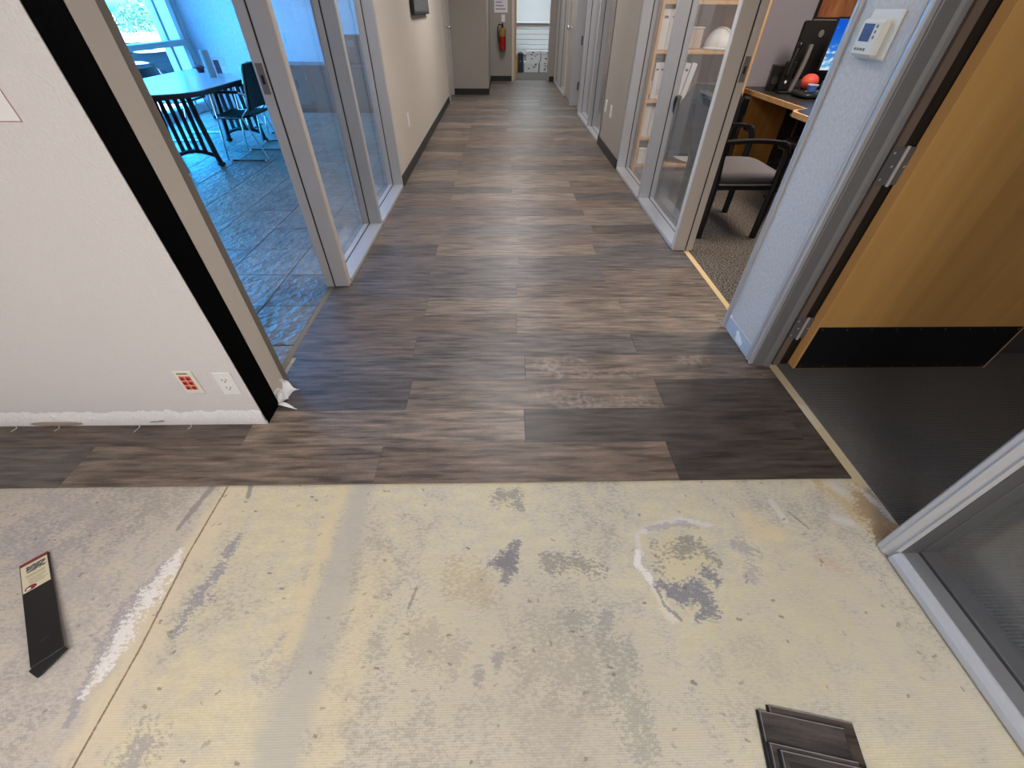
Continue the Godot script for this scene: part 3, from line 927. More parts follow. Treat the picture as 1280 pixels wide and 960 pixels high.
	bxo("reveal", Vector3(1.285, 0.05, -0.595), Vector3(1.337, T, -0.588), M.alu_shadow, w4)
	bxo("gasket", Vector3(1.338, 0, -0.648), Vector3(1.35, T, -0.60), M.black, w4)
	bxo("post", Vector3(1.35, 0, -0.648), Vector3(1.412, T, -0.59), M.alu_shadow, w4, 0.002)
	s = ns()
	var rp := []
	for q in [[1.336, 0.0], [1.272, 0.0], [1.266, 0.012], [1.266, 0.030], [1.272, 0.042], [1.282, 0.047], [1.284, 0.051], [1.336, 0.052]]:
		rp.append(q)
	for i in rp.size():
		var a: Array = rp[i]
		var b: Array = rp[(i + 1) % rp.size()]
		var n := Vector3(-(b[1] - a[1]), b[0] - a[0], 0).normalized()
		quad(s, Vector3(a[0], a[1], -0.592), Vector3(b[0], b[1], -0.592), Vector3(b[0], b[1], 1.2), Vector3(a[0], a[1], 1.2), n)
	obj("bottom_rail", s, M.alu_bright, w4)
	bxo("gasket", Vector3(1.337, 0, -0.592), Vector3(1.35, 0.040, 1.2), M.black, w4)
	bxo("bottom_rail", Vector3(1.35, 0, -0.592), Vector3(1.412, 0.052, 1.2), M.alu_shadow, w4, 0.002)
	bxo("rail_top", Vector3(1.287, 0.046, -0.592), Vector3(1.336, 0.053, 1.2), M.jamb_grey, w4, 0.001)
	bxo("pane", Vector3(1.398, 0.045, -0.595), Vector3(1.404, T, 1.2), M.glass, w4)
	struct("wall_right_near", Vector3(1.266, -0.05, 1.2), Vector3(1.412, T, 3.4), M.wall, "off-white wall past the glass sidelight", "wall")
	struct("wall_right_outer", Vector3(4.3, -0.05, -16.6), Vector3(4.45, T, 3.5), M.wall_lilac, "lilac-grey outer wall of the right-hand rooms", "wall")
	# office front and beyond
	glazing("window_2", 1.27, 1.418, -2.94, [-2.94, -4.0, -5.0], M.alu_warm, M.alu_bright, "silver-framed glazed office front with two tall panes before the bookcase", 1.368)
	struct("wall_office_header", Vector3(1.27, 2.12, -5.03), Vector3(1.41, T, -1.962), M.wall, "wall band above the office doorway and glass", "wall")
	struct("wall_right_hall", Vector3(1.27, 0, -6.24), Vector3(1.41, T, -5.035), M.wall_grey, "grey-beige corridor wall between the two glazed office fronts", "wall")
	struct("baseboard_right", Vector3(1.26, 0, -6.235), Vector3(1.2705, 0.1, -5.04), M.rubber, "black rubber base under the pair of white outlet plates", "baseboard", 0.003)
	struct("wall_office_back", Vector3(1.41, -0.05, -5.45), Vector3(4.3, T, -5.3), M.wall_lilac, "lilac-grey back wall of the office behind the desk", "wall")
	glazing("window_3", 1.27, 1.41, -6.2, [-6.15, -7.16, -8.22], M.alu_warm, M.alu_bright, "far glazed office front past the pair of white outlet plates", 1.335)
	var d3 := thing("door_3", "far office doorway with a pale metal post and hinges", "door", Vector3.ZERO, 0, "", "structure")
	bxo("post", Vector3(1.23, 0, -9.12), Vector3(1.41, T, -9.06), M.alu_bright, d3, 0.003)
	bxo("hinge", Vector3(1.34, 0.87, -9.058), Vector3(1.37, 0.99, -9.05), M.steel_dark, d3)
	bxo("hinge", Vector3(1.34, 0.24, -9.058), Vector3(1.37, 0.36, -9.05), M.steel_dark, d3)
	var d4 := thing("door_4", "closed grey-beige door with a knob at the far end of the corridor", "door", Vector3.ZERO, 0, "", "structure")
	bxo("leaf", Vector3(1.28, 0.008, -10.18), Vector3(1.33, T, -9.14), M.alu, d4)
	bxo("gap", Vector3(1.262, 0, -9.145), Vector3(1.34, T, -9.12), M.black, d4)
	s = ns()
	tube(s, [Vector3(1.28, 1.07, -9.95), Vector3(1.23, 1.07, -9.95)], 0.014)
	obj("spindle", s, M.chrome, d4)
	s = ns()
	blob(s, Vector3(1.222, 1.07, -9.95), Vector3(0.028, 0.032, 0.032), 1.0, 12, 8)
	obj("knob", s, M.chrome, d4)
	glazing("window_5", 1.24, 1.40, -10.19, [-10.19, -11.3, -12.3], M.alu_warm, M.alu, "last glazed front before the bright end room", 1.30)
	struct("wall_second_header", Vector3(1.27, 2.12, -12.42), Vector3(1.41, T, -6.24), M.wall, "wall band over the far office fronts", "wall")
	struct("wall_offices_end", Vector3(1.41, -0.05, -12.6), Vector3(4.3, T, -12.45), M.wall_lilac, "wall closing the far offices", "wall")
	# break-room walls and window
	struct("wall_break_back", Vector3(-5.3, -0.05, -8.95), Vector3(-1.13, T, -8.8), M.wall_blue, "pale back wall of the break room behind the table", "wall")
	struct("wall_break_front", Vector3(-5.3, -0.05, -1.5), Vector3(-3.8, T, -1.345), M.wall_blue, "front wall of the break room", "wall")
	var w6 := thing("window_6", "wide break room window onto the bright car park", "window", Vector3.ZERO, 0, "", "structure")
	bxo("sill", Vector3(-5.25, -0.05, -8.85), Vector3(-5.08, 0.12, -1.5), M.wall_blue, w6)
	bxo("head", Vector3(-5.25, 2.45, -8.85), Vector3(-5.08, T, -1.5), M.wall_blue, w6)
	bxo("mullion", Vector3(-5.2, 0.86, -8.72), Vector3(-5.04, 0.93, -4.67), M.alu, w6, 0.006)
	for z in [-8.70, -8.27, -6.5, -4.7]:
		bxo("mullion", Vector3(-5.19, 0.12, z - 0.03), Vector3(-5.08, 2.45, z + 0.03), M.alu, w6, 0.005)
	for q in [[-8.24, -6.53], [-6.47, -4.73]]:
		bxo("pane", Vector3(-5.14, 0.12, q[0]), Vector3(-5.134, 2.45, q[1]), M.glass, w6)
	bxo("shade", Vector3(-5.145, 0.12, -8.67), Vector3(-5.142, 2.45, -8.30), M.shade, w6, 0.0, "translucent pale narrow shade")
	bxo("return", Vector3(-5.25, 0.12, -8.85), Vector3(-5.08, 2.45, -8.73), M.wall_blue, w6)
	bxo("return", Vector3(-5.25, 0.12, -4.67), Vector3(-5.08, 2.45, -1.5), M.wall_blue, w6)

# framed glass wall along z: xo is the corridor face, xi the room face, zs the front faces of posts
func glazing(called: String, xo: float, xi: float, z0: float, zs: Array, front: Material, face: Material, label: String, xg: float) -> void:
	var T := 2.6
	var t := thing(called, label, "glazed partition", Vector3.ZERO, 0, "", "structure")
	var sg := signf(xi - xo)
	var span := func(a: float, b: float, y0: float, y1: float, za: float, zb: float) -> Array:
		return [Vector3(minf(a, b), y0, minf(za, zb)), Vector3(maxf(a, b), y1, maxf(za, zb))]
	for i in zs.size():
		var z: float = zs[i]
		var w := 0.05 if i < zs.size() - 1 else 0.045
		var q: Array = span.call(xo, xg - sg * 0.004, 0.0, T, z, z - w)
		bxo("post" if i == 0 else "mullion", q[0], q[1], front if i == 0 else face, t, 0.004)
		q = span.call(xg - sg * 0.004, xg + sg * 0.004, 0.0, T, z - 0.006, z - w)
		bxo("gasket", q[0], q[1], M.black, t)
		q = span.call(xg + sg * 0.004, xi, 0.0, T, z, z - w)
		bxo("post" if i == 0 else "mullion", q[0], q[1], front if i == 0 else face, t, 0.003)
		if i < zs.size() - 1:
			var zb: float = zs[i + 1]
			q = span.call(xo - sg * 0.006, xg - sg * 0.004, 0.0, 0.035, z - w, zb)
			bxo("bottom_rail", q[0], q[1], M.alu_bright, t, 0.005)
			q = span.call(xg - sg * 0.004, xg + sg * 0.004, 0.0, 0.030, z - w, zb)
			bxo("gasket", q[0], q[1], M.black, t)
			q = span.call(xg + sg * 0.004, xi - sg * 0.014, 0.0, 0.035, z - w, zb)
			bxo("bottom_rail", q[0], q[1], M.alu_bright, t, 0.003)
			q = span.call(xi - sg * 0.014, xi - sg * 0.008, 0.0, T, z - w, zb)
			bxo("pane", q[0], q[1], M.glass, t)
	if called == "window_1" or called == "window_2":
		# strike plate on the doorway side
		var mid := (xg + xi) / 2.0
		var q2: Array = span.call(mid - 0.016, mid + 0.016, 1.03, 1.15, z0 + 0.001, z0 - 0.004)
		var sp := bxo("strike_plate", q2[0], q2[1], M.alu_dark, t)
		q2 = span.call(mid - 0.007, mid + 0.007, 1.07, 1.105, z0 + 0.0015, z0 - 0.003)
		bxo("latch_hole", q2[0], q2[1], M.black, sp)

# ---------------------------------------------------------------- small things by the camera
func label_tex() -> ImageTexture:
	var im := Image.create(128, 256, false, Image.FORMAT_RGB8)
	im.fill(c8(206, 198, 170))
	rng.seed = 3
	for k in 160:
		var x := 24 + int(rng.randf() * 80)
		var y := 30 + int(rng.randf() * 60)
		var g := rng.randi_range(40, 120)
		im.fill_rect(Rect2i(x, y, rng.randi_range(4, 16), rng.randi_range(3, 9)), c8(g, g, g + 4))
	im.fill_rect(Rect2i(0, 0, 128, 12), c8(120, 40, 40))
	for k in 5:
		im.fill_rect(Rect2i(28 + 6 * (k % 2), 150 + k * 14, 84 - 9 * (k % 3), 4), c8(110, 104, 90))
	im.fill_rect(Rect2i(20, 112, 90, 24), c8(176, 172, 140))
	for y in range(196, 256):
		for x in 128:
			var d := Vector2((x - 36) / 34.0, (y - 232) / 24.0).length()
			if d < 1.0:
				im.set_pixel(x, y, c8(112, 28, 38) if d < 0.85 else c8(220, 212, 200))
			if Vector2((x - 26) / 12.0, (y - 236) / 10.0).length() < 1.0:
				im.set_pixel(x, y, c8(225, 220, 214))
	return ImageTexture.create_from_image(im)

func foreground() -> void:
	# floor pull bar
	var dir := Vector3(0.288, 0, 0.293).normalized()
	var t := thing("pull_bar", "flat black metal floor pull bar with a cream and red label on the bare concrete", "pull bar", Vector3(-1.409, -0.006, -0.489), atan2(dir.x, dir.z))
	var s := ns()
	X = Transform3D(Basis(Vector3.RIGHT, -0.03), Vector3(0, 0.012, 0))
	box(s, Vector3(-0.036, -0.003, -0.205), Vector3(0.036, 0.003, 0.195), 0.0012)
	obj("bar", s, M.black_plastic, t)
	s = ns()
	box(s, Vector3(-0.035, -0.010, -0.207), Vector3(0.036, 0.004, -0.200), 0.001)
	obj("top_lip", s, M.red_dark, t)
	s = ns()
	var lm := mat(Color.WHITE, 0.5)
	lm.albedo_texture = label_tex()
	lm.uv1_scale = Vector3(1.0 / 0.066, 1.0 / 0.12, 1)
	lm.uv1_offset = Vector3(0.5, 0.198 / 0.12, 0)
	box(s, Vector3(-0.033, 0.003, -0.198), Vector3(0.033, 0.0035, -0.078))
	obj("label", s, lm, t, "cream paper label with red oval")
	s = ns()
	box(s, Vector3(-0.008, 0.003, 0.125), Vector3(0.008, 0.0036, 0.133), 0.0002)
	obj("hang_hole", s, M.slot, t)
	s = ns()
	X = Transform3D(Basis(Vector3.RIGHT, 0.2) * Basis(Vector3.UP, 0.35), Vector3(-0.002, 0.0138, 0.194))
	box(s, Vector3(-0.039, -0.003, -0.012), Vector3(0.037, 0.003, 0.022), 0.0012)
	obj("bent_end", s, M.black_plastic, t)
	X = Transform3D()
	# off-cuts of plank, stacked and fanned
	var cuts := [[0.687, -0.214, 0.0, 1, 5], [0.654, -0.203, 1.0, 0, 1], [0.648, -0.139, 2.0, 2, 1], [0.666, -0.124, 3.0, 3, 1]]
	var names := ["dark vinyl plank off-cut lying lowest on the concrete, its corner showing behind the stack", "broad dark brown plank off-cut with pale edges, second from the bottom of the stack", "grey-edged plank off-cut lying third up in the stack", "plank off-cut with the dark sticker on top of the stack"]
	for i in 4:
		var q: Array = cuts[i]
		var o := thing("plank_offcut", names[i], "plank off-cut", Vector3(q[0], -0.006 + 0.0055 * q[2], q[1]), -0.2, "plank off-cuts stacked on the concrete")
		s = ns()
		box(s, Vector3(0, 0.0008, 0), Vector3(0.203, 0.005, 0.55), 0.0008)
		var dm := mat(M.planks[Vector2i(q[3], q[4])].albedo_color.darkened(0.25), 0.4)
		dm.albedo_texture = M.planks[Vector2i(q[3], q[4])].albedo_texture
		dm.uv1_scale = Vector3(1.0 / 1.185, 1.0 / 0.195, 1)
		obj("board", s, dm, o)
		s = ns()
		box(s, Vector3(0.0, 0.0045, 0.0), Vector3(0.203, 0.0053, 0.0022))
		obj("pale_edge", s, M.edge_grey, o, "pale bevelled edge")
		bxo("pale_edge", Vector3(0.002, 0.0045, 0.0022), Vector3(0.0037, 0.0053, 0.55), M.edge_grey, o, 0.0, "pale bevelled edge")
		s = ns()
		box(s, Vector3(-0.006, 0.0002, 0.0), Vector3(0.0, 0.003, 0.55))
		obj("locking_tongue", s, M.black, o)
		if i == 3:
			bxo("sticker", Vector3(0.015, 0.005, 0.018), Vector3(0.09, 0.0056, 0.10), M.slot, o)
	# outlet plates on the left wall
	t = thing("outlet_plate", "ivory data outlet plate with six red jacks on the off-white wall", "data outlet", Vector3(-1.244, 0.252, -1.224))
	bxo("plate", Vector3(-0.036, -0.058, 0), Vector3(0.036, 0.058, 0.006), M.ivory, t, 0.003)
	s = ns()
	for i in 2:
		for j in 3:
			var jk := bxo("jack", Vector3(-0.022 + i * 0.023, -0.036 + j * 0.024, 0.005), Vector3(-0.002 + i * 0.023, -0.015 + j * 0.024, 0.0085), M.red_jack, t, 0.001, "red jack insert")
			bxo("socket", Vector3(-0.019 + i * 0.023, -0.033 + j * 0.024, 0.0075), Vector3(-0.006 + i * 0.023, -0.021 + j * 0.024, 0.0092), M.red_dark, jk)
	bxo("name_strip", Vector3(-0.022, 0.042, 0.0055), Vector3(0.018, 0.049, 0.0068), M.alu_dark, t)
	t = thing("outlet_plate", "white duplex power outlet plate nearest the black strip on the off-white wall", "power outlet", Vector3(-1.099, 0.243, -1.224))
	bxo("plate", Vector3(-0.036, -0.058, 0), Vector3(0.036, 0.058, 0.006), M.white, t, 0.003)
	for y in [0.02, -0.02]:
		var so := bxo("socket", Vector3(-0.017, y - 0.014, 0.005), Vector3(0.017, y + 0.014, 0.0075), M.white, t, 0.002)
		bxo("slot", Vector3(-0.009, y - 0.002, 0.007), Vector3(-0.0065, y + 0.007, 0.0079), M.slot, so)
		bxo("slot", Vector3(0.0065, y - 0.002, 0.007), Vector3(0.009, y + 0.007, 0.0079), M.slot, so)
		bxo("slot", Vector3(-0.0025, y - 0.010, 0.007), Vector3(0.0025, y - 0.005, 0.0079), M.slot, so)
	# notice on the left wall
	t = thing("wall_notice", "white paper notice with a thin mauve border on the off-white wall", "notice", Vector3(-1.309, 1.27, -1.2235))
	bxo("border", Vector3(-0.109, -0.141, 0), Vector3(0.109, 0.141, 0.0008), M.paper_edge, t)
	bxo("sheet", Vector3(-0.1065, -0.1385, 0.0004), Vector3(0.1065, 0.1385, 0.0012), M.paper, t)
	bxo("print_line", Vector3(-0.09, -0.122, 0.001), Vector3(0.045, -0.117, 0.0015), M.ink, t)
	# thermostat
	t = thing("thermostat", "ivory wall thermostat with a blue-grey display on the narrow textured wall end", "thermostat", Vector3(1.266, 1.285, -1.785), -PI / 2)
	s = ns()
	box(s, Vector3(-0.075, -0.062, 0), Vector3(0.075, 0.066, 0.008), 0.006)
	obj("wall_plate", s, M.ivory, t)
	s = ns()
	box(s, Vector3(-0.066, -0.056, 0.007), Vector3(0.048, 0.042, 0.034), 0.008)
	obj("body", s, M.ivory, t)
	var lcd := bxo("display", Vector3(-0.046, -0.016, 0.0335), Vector3(0.006, 0.030, 0.0348), mat(c8(72, 98, 140), 0.25), t)
	s = ns()
	for k in 3:
		bxo("readout_line", Vector3(-0.038, -0.010 + 0.013 * k, 0.0345), Vector3(-0.002 - 0.008 * k, -0.006 + 0.013 * k, 0.0351), mat(c8(52, 74, 112), 0.4), lcd)
	for k in 4:
		bxo("button", Vector3(-0.048 + 0.015 * k, -0.040, 0.0335), Vector3(-0.038 + 0.015 * k, -0.033, 0.0352), M.alu_dark, t, 0.0005)
	for k in 3:
		bxo("button", Vector3(0.016, -0.008 + 0.014 * k, 0.0335), Vector3(0.024, 0.000 + 0.014 * k, 0.0352), M.alu_dark, t, 0.0005)

# ---------------------------------------------------------------- corridor fittings
func corridor_things() -> void:
	# white outlet plates low on the right wall
	var t := thing("outlet_plate", "white outlet plate nearer the far glazed front, low on the grey-beige wall", "power outlet", Vector3(1.27, 0.46, -5.98), -PI / 2)
	bxo("plate", Vector3(-0.04, -0.062, 0), Vector3(0.04, 0.062, 0.007), M.white, t, 0.003)
	bxo("socket", Vector3(-0.017, -0.03, 0.006), Vector3(0.017, 0.03, 0.009), M.white, t, 0.002)
	dup(t, "outlet_plate", "white outlet plate closer to the bookcase office, low on the grey-beige wall", Vector3(1.27, 0.45, -5.68), -PI / 2)
	dup(t, "outlet_plate", "white outlet plate low on the cream corridor wall", Vector3(-1.008, 0.45, -5.15), PI / 2)
	# wall display
	t = thing("wall_display", "dark grey wall-mounted display on the cream corridor wall", "display", Vector3(-1.008, 1.27, -6.75), PI / 2)
	bxo("housing", Vector3(-0.62, 0, 0), Vector3(0.62, 0.72, 0.045), M.black_plastic, t, 0.008)
	bxo("dark_glass", Vector3(-0.595, 0.03, 0.0445), Vector3(0.595, 0.695, 0.0465), mat(c8(96, 96, 94), 0.25, 0.3), t)
	# fire extinguisher
	t = thing("fire_extinguisher", "red fire extinguisher with black hose hung on the grey-beige end wall", "fire extinguisher", Vector3(0.01, 0.6, -12.36))
	var s := ns()
	lathe(s, [Vector2(0, 0), Vector2(0.07, 0.0), Vector2(0.078, 0.02), Vector2(0.078, 0.33), Vector2(0.06, 0.375), Vector2(0.025, 0.40), Vector2(0.025, 0.42), Vector2(0, 0.42)], 20)
	obj("cylinder", s, mat(c8(150, 26, 24), 0.35), t)
	s = ns()
	lathe(s, [Vector2(0.0785, 0.24), Vector2(0.0785, 0.36), Vector2(0.05, 0.39)], 20)
	obj("label_band", s, mat(c8(150, 122, 60), 0.5), t, "yellow label band")
	s = ns()
	box(s, Vector3(-0.02, 0.42, -0.02), Vector3(0.02, 0.46, 0.03), 0.004)
	obj("valve", s, M.black_plastic, t)
	bxo("handle", Vector3(-0.01, 0.46, -0.02), Vector3(0.01, 0.475, 0.12), M.black_plastic, t, 0.003)
	bxo("lever", Vector3(-0.01, 0.435, 0.03), Vector3(0.01, 0.447, 0.11), M.black_plastic, t, 0.003)
	s = ns()
	tube(s, [Vector3(-0.02, 0.44, 0.02), Vector3(-0.08, 0.45, 0.03), Vector3(-0.11, 0.38, 0.03), Vector3(-0.1, 0.2, 0.03), Vector3(-0.095, 0.12, 0.03)], 0.012)
	obj("hose", s, M.black_plastic, t)
	bxo("bracket", Vector3(-0.03, 0.28, -0.1), Vector3(0.03, 0.40, -0.07), M.steel_dark, t)
	t = thing("wall_notice", "white printed sheet above the fire extinguisher", "notice", Vector3(-0.02, 1.245, -12.459))
	bxo("sheet", Vector3(-0.15, 0, 0), Vector3(0.15, 0.42, 0.002), M.paper, t)
	for k in 6:
		bxo("print_line", Vector3(-0.12, 0.05 + 0.055 * k, 0.0015), Vector3(0.10 - 0.04 * (k % 3), 0.068 + 0.055 * k, 0.0026), mat(c8(150, 120, 150), 0.7), t)
	t = thing("wall_tag", "small white tag just under the printed sheet", "tag", Vector3(0.04, 1.09, -12.459))
	bxo("card", Vector3(-0.05, 0, 0), Vector3(0.03, 0.12, 0.004), M.white, t, 0.001)
	# end room
	t = thing("slatted_panel", "white panel of wide horizontal boards on the end room's back wall", "slatted panel", Vector3(0.2, 0.36, -14.62))
	var slat_mesh: Mesh
	for k in 6:
		var o := MeshInstance3D.new()
		if slat_mesh == null:
			s = ns()
			box(s, Vector3(0, 0.005, 0), Vector3(2.4, 0.103, 0.02), 0.004)
			slat_mesh = s.commit()
			slat_mesh.surface_set_material(0, M.white)
		o.mesh = slat_mesh
		o.position = Vector3(0, 0.108 * k, 0)
		o.name = numbered(t, "slat")
		t.add_child(o, true)
	bxo("backing", Vector3(0, -0.36, -0.06), Vector3(2.4, 0.66, -0.002), M.alu, t)
	bxo("ledge", Vector3(-0.02, 0.655, -0.36), Vector3(2.42, 0.69, 0.06), M.white, t, 0.004)
	bxo("ledge_edge", Vector3(-0.02, 0.638, 0.02), Vector3(2.42, 0.655, 0.05), mat(c8(120, 80, 80), 0.5), t)
	for q in [[0.60, 0.0, 0.40, "lower left of the four white cartons in the end room"], [1.03, 0.0, 0.42, "lower carton of the printed right-hand stack in the end room"], [0.66, 0.235, 0.38, "upper white carton standing on the lower one, nearest the dark case"], [1.06, 0.235, 0.40, "top carton of the printed right-hand stack in the end room"]]:
		t = thing("carton", q[3], "carton", Vector3(q[0], q[1] + 0.001, -14.25), 0, "white paper cartons in the end room")
		bxo("box_body", Vector3(0, 0, -0.28), Vector3(q[2], 0.23, 0), M.paper, t, 0.003)
		bxo("lid_lip", Vector3(-0.004, 0.165, -0.284), Vector3(q[2] + 0.004, 0.232, 0.004), M.paper, t, 0.003)
		rng.seed = int(q[0] * 100)
		for k in 5 if q[0] < 0.9 else 14:
			var x: float = rng.randf_range(0.1, q[2] - 0.06)
			var y := rng.randf_range(0.02, 0.19)
			bxo("black_print", Vector3(x, y, 0.003), Vector3(x + rng.randf_range(0.02, 0.06), y + 0.022, 0.0055), M.ink, t)
	t = thing("equipment_case", "dark blue-black case beside the white cartons in the end room", "case", Vector3(0.42, 0.001, -14.2))
	bxo("shell", Vector3(0, 0, -0.25), Vector3(0.15, 0.42, 0), mat(c8(36, 44, 60), 0.5), t, 0.008)
	bxo("latch", Vector3(0.05, 0.22, -0.002), Vector3(0.10, 0.26, 0.008), M.steel_dark, t)
	bxo("handle", Vector3(0.04, 0.42, -0.16), Vector3(0.11, 0.435, -0.09), M.black, t, 0.003)
	t = thing("yellow_bin", "small dull yellow bin at the edge of the bright doorway", "bin", Vector3(0.36, 0.001, -14.0))
	s = ns()
	lathe(s, [Vector2(0, 0), Vector2(0.05, 0.0), Vector2(0.06, 0.36), Vector2(0.066, 0.36), Vector2(0.066, 0.375), Vector2(0.055, 0.375), Vector2(0.045, 0.02), Vector2(0, 0.02)], 16)
	obj("bucket", s, mat(c8(190, 176, 92), 0.5), t)

# ---------------------------------------------------------------- break room
func sled_chair(called: String, label: String, cat: String, shell: Material, group: String, tall := 0.40) -> Node3D:
	var t := thing(called, label, cat, Vector3.ZERO, 0, group)
	# faces -x: back on the +x side
	var s := ns()
	sheet(s, func(u: float, v: float) -> Vector3:
		return Vector3(-0.22 + 0.43 * u, 0.455 - 0.02 * sin(PI * u) + 0.03 * (1.0 - u) * -0.6, -0.22 + 0.44 * v), 8, 6, 0.022)
	obj("seat", s, shell, t)
	s = ns()
	sheet(s, func(u: float, v: float) -> Vector3:
		return Vector3(0.20 + 0.09 * u - 0.03 * sin(PI * v), 0.50 + tall * u, -0.215 + 0.43 * v), 6, 8, 0.02)
	obj("backrest", s, shell, t)
	for z in [-0.245, 0.245]:
		s = ns()
		tube(s, [Vector3(0.20 + 0.2 * tall, 0.48 + tall, z), Vector3(0.22, 0.62, z), Vector3(0.20, 0.52, z), Vector3(0.10, 0.44, z), Vector3(0.23, 0.03, z), Vector3(0.22, 0.013, z), Vector3(-0.22, 0.013, z), Vector3(-0.23, 0.03, z), Vector3(-0.17, 0.435, z), Vector3(0.10, 0.44, z)], 0.0105, 8)
		obj("sled_leg", s, M.chrome, t)
		for x in [-0.2, 0.2]:
			s = ns()
			blob(s, Vector3(x, 0.012, z), Vector3(0.02, 0.0125, 0.016), 0.8, 10, 6)
			obj("glide", s, M.white, t)
	for z in [-0.25, 0.25]:
		s = ns()
		box(s, Vector3(-0.17, 0.655, z - 0.022), Vector3(0.16, 0.68, z + 0.022), 0.008)
		obj("armrest", s, shell, t)
		s = ns()
		tube(s, [Vector3(-0.14, 0.66, z), Vector3(-0.16, 0.44, z)], 0.010, 6)
		obj("arm_support", s, M.chrome, t)
		s = ns()
		tube(s, [Vector3(0.14, 0.665, z), Vector3(0.225, 0.64, z)], 0.010, 6)
		obj("arm_support", s, M.chrome, t)
	for x in [-0.18, 0.08]:
		s = ns()
		tube(s, [Vector3(x, 0.425, -0.245), Vector3(x, 0.425, 0.245)], 0.010, 6)
		obj("crossbar", s, M.chrome, t)
	return t

func break_room() -> void:
	var fy := -0.004
	# racetrack table
	var t := thing("break_table", "long racetrack-shaped table with pale top and dark slatted trestles by the window", "table", Vector3(-3.42, fy, -5.75))
	var poly := PackedVector2Array()
	for k in 24:
		var a := PI * k / 23.0
		poly.append(Vector2(0.535 * cos(a), 0.85 + 0.38 * sin(a)))
	for k in 24:
		var a := PI + PI * k / 23.0
		poly.append(Vector2(0.535 * cos(a), -0.85 + 0.38 * sin(a)))
	var s := ns()
	prism(s, poly, 0.716, 0.744)
	obj("tabletop", s, M.table_top, t)
	s = ns()
	var rim := PackedVector2Array()
	for p in poly:
		rim.append(p * Vector2(1.008, 1.004))
	prism(s, rim, 0.700, 0.738)
	obj("edge_band", s, M.dark_wood, t)
	for zc in [0.58, -0.58]:
		for x in [-0.24, 0.24]:
			s = ns()
			X = Transform3D(Basis(), Vector3(0, 0, zc))
			tube(s, [Vector3(x * 0.75, 0.70, 0), Vector3(x * 0.8, 0.45, 0), Vector3(x * 0.92, 0.12, 0), Vector3(x, 0.0, 0)], 0.028, 10)
			var lg := obj("leg", s, M.dark_wood, t)
			s = ns()
			blob(s, Vector3(x * 0.99, 0.022, 0), Vector3(0.042, 0.022, 0.042), 0.9, 12, 6)
			X = Transform3D()
			obj("foot", s, M.dark_wood, lg)
		s = ns()
		X = Transform3D(Basis(), Vector3(0, 0, zc))
		var arc := []
		for k in 9:
			var u := k / 8.0
			arc.append(Vector3(-0.22 + 0.44 * u, 0.10 + 0.05 * sin(PI * u), 0))
		tube(s, arc, 0.02, 8)
		obj("arched_rail", s, M.dark_wood, t)
		s = ns()
		tube(s, [Vector3(-0.18, 0.66, 0), Vector3(0.18, 0.66, 0)], 0.028, 8)
		X = Transform3D()
		obj("rail", s, M.dark_wood, t)
		for k in 4:
			s = ns()
			var x := -0.12 + 0.08 * k
			box(s, Vector3(x - 0.022, 0.125, zc - 0.008), Vector3(x + 0.022, 0.67, zc + 0.008), 0.003)
			obj("slat", s, M.dark_wood, t)
	s = ns()
	tube(s, [Vector3(0, 0.66, -0.58), Vector3(0, 0.66, 0.58)], 0.03, 8)
	obj("stretcher", s, M.dark_wood, t)
	var g := "break room chairs around the long table"
	var c := sled_chair("sled_chair", "black sled-base chair at the table's near side, closest to the glass partition", "chair", M.black_plastic, g)
	c.position = Vector3(-2.95, fy, -5.58)
	dup(c, "sled_chair", "black sled-base chair past the nearest one, on the same side of the table", Vector3(-3.02, fy, -6.55), 0.25)
	var lc := sled_chair("sled_chair", "low-backed black sled-base chair at the window side, nearer end of the table", "chair", M.black_plastic, g, 0.25)
	lc.position = Vector3(-4.22, fy, -5.45)
	lc.rotation.y = PI
	dup(lc, "sled_chair", "low-backed black sled-base chair at the window side, farther end of the table", Vector3(-4.22, fy, -6.55), PI)
	dup(c, "sled_chair", "black sled-base chair at the rounded near end of the table", Vector3(-3.56, fy, -4.55), -PI / 2)
	var r := sled_chair("sled_chair", "dark red sled-base chair at the table's far end", "chair", M.red_plastic, g, 0.25)
	r.position = Vector3(-3.42, fy, -7.18)
	r.rotation.y = PI / 2
	# on the table
	t = thing("paper_towel_roll", "grey-white upright roll standing on the pale table", "paper roll", Vector3(-3.26, fy + 0.744, -5.82))
	s = ns()
	lathe(s, [Vector2(0.018, 0.0), Vector2(0.042, 0.0), Vector2(0.043, 0.005), Vector2(0.043, 0.235), Vector2(0.04, 0.24), Vector2(0.018, 0.24), Vector2(0.018, 0.0)], 20)
	obj("roll", s, mat(c8(178, 174, 172), 0.85), t)
	t = thing("sign_holder", "clear acrylic sign holder with a dark card behind the upright roll", "sign holder", Vector3(-3.30, fy + 0.744, -6.12), 0.5)
	bxo("foot", Vector3(-0.07, 0, -0.04), Vector3(0.07, 0.004, 0.04), M.glass, t)
	bxo("sleeve", Vector3(-0.07, 0.004, -0.006), Vector3(0.07, 0.16, 0.006), M.glass, t)
	bxo("card", Vector3(-0.055, 0.006, -0.002), Vector3(0.0, 0.13, 0.002), mat(c8(40, 44, 90), 0.6), t)
	t = thing("red_flower_pot", "small dark pot of red flowers on the table near the window", "potted flower", Vector3(-3.62, fy + 0.744, -6.25))
	s = ns()
	lathe(s, [Vector2(0, 0), Vector2(0.035, 0), Vector2(0.045, 0.05), Vector2(0.04, 0.05), Vector2(0, 0.045)], 14)
	obj("pot", s, M.red_dark, t)
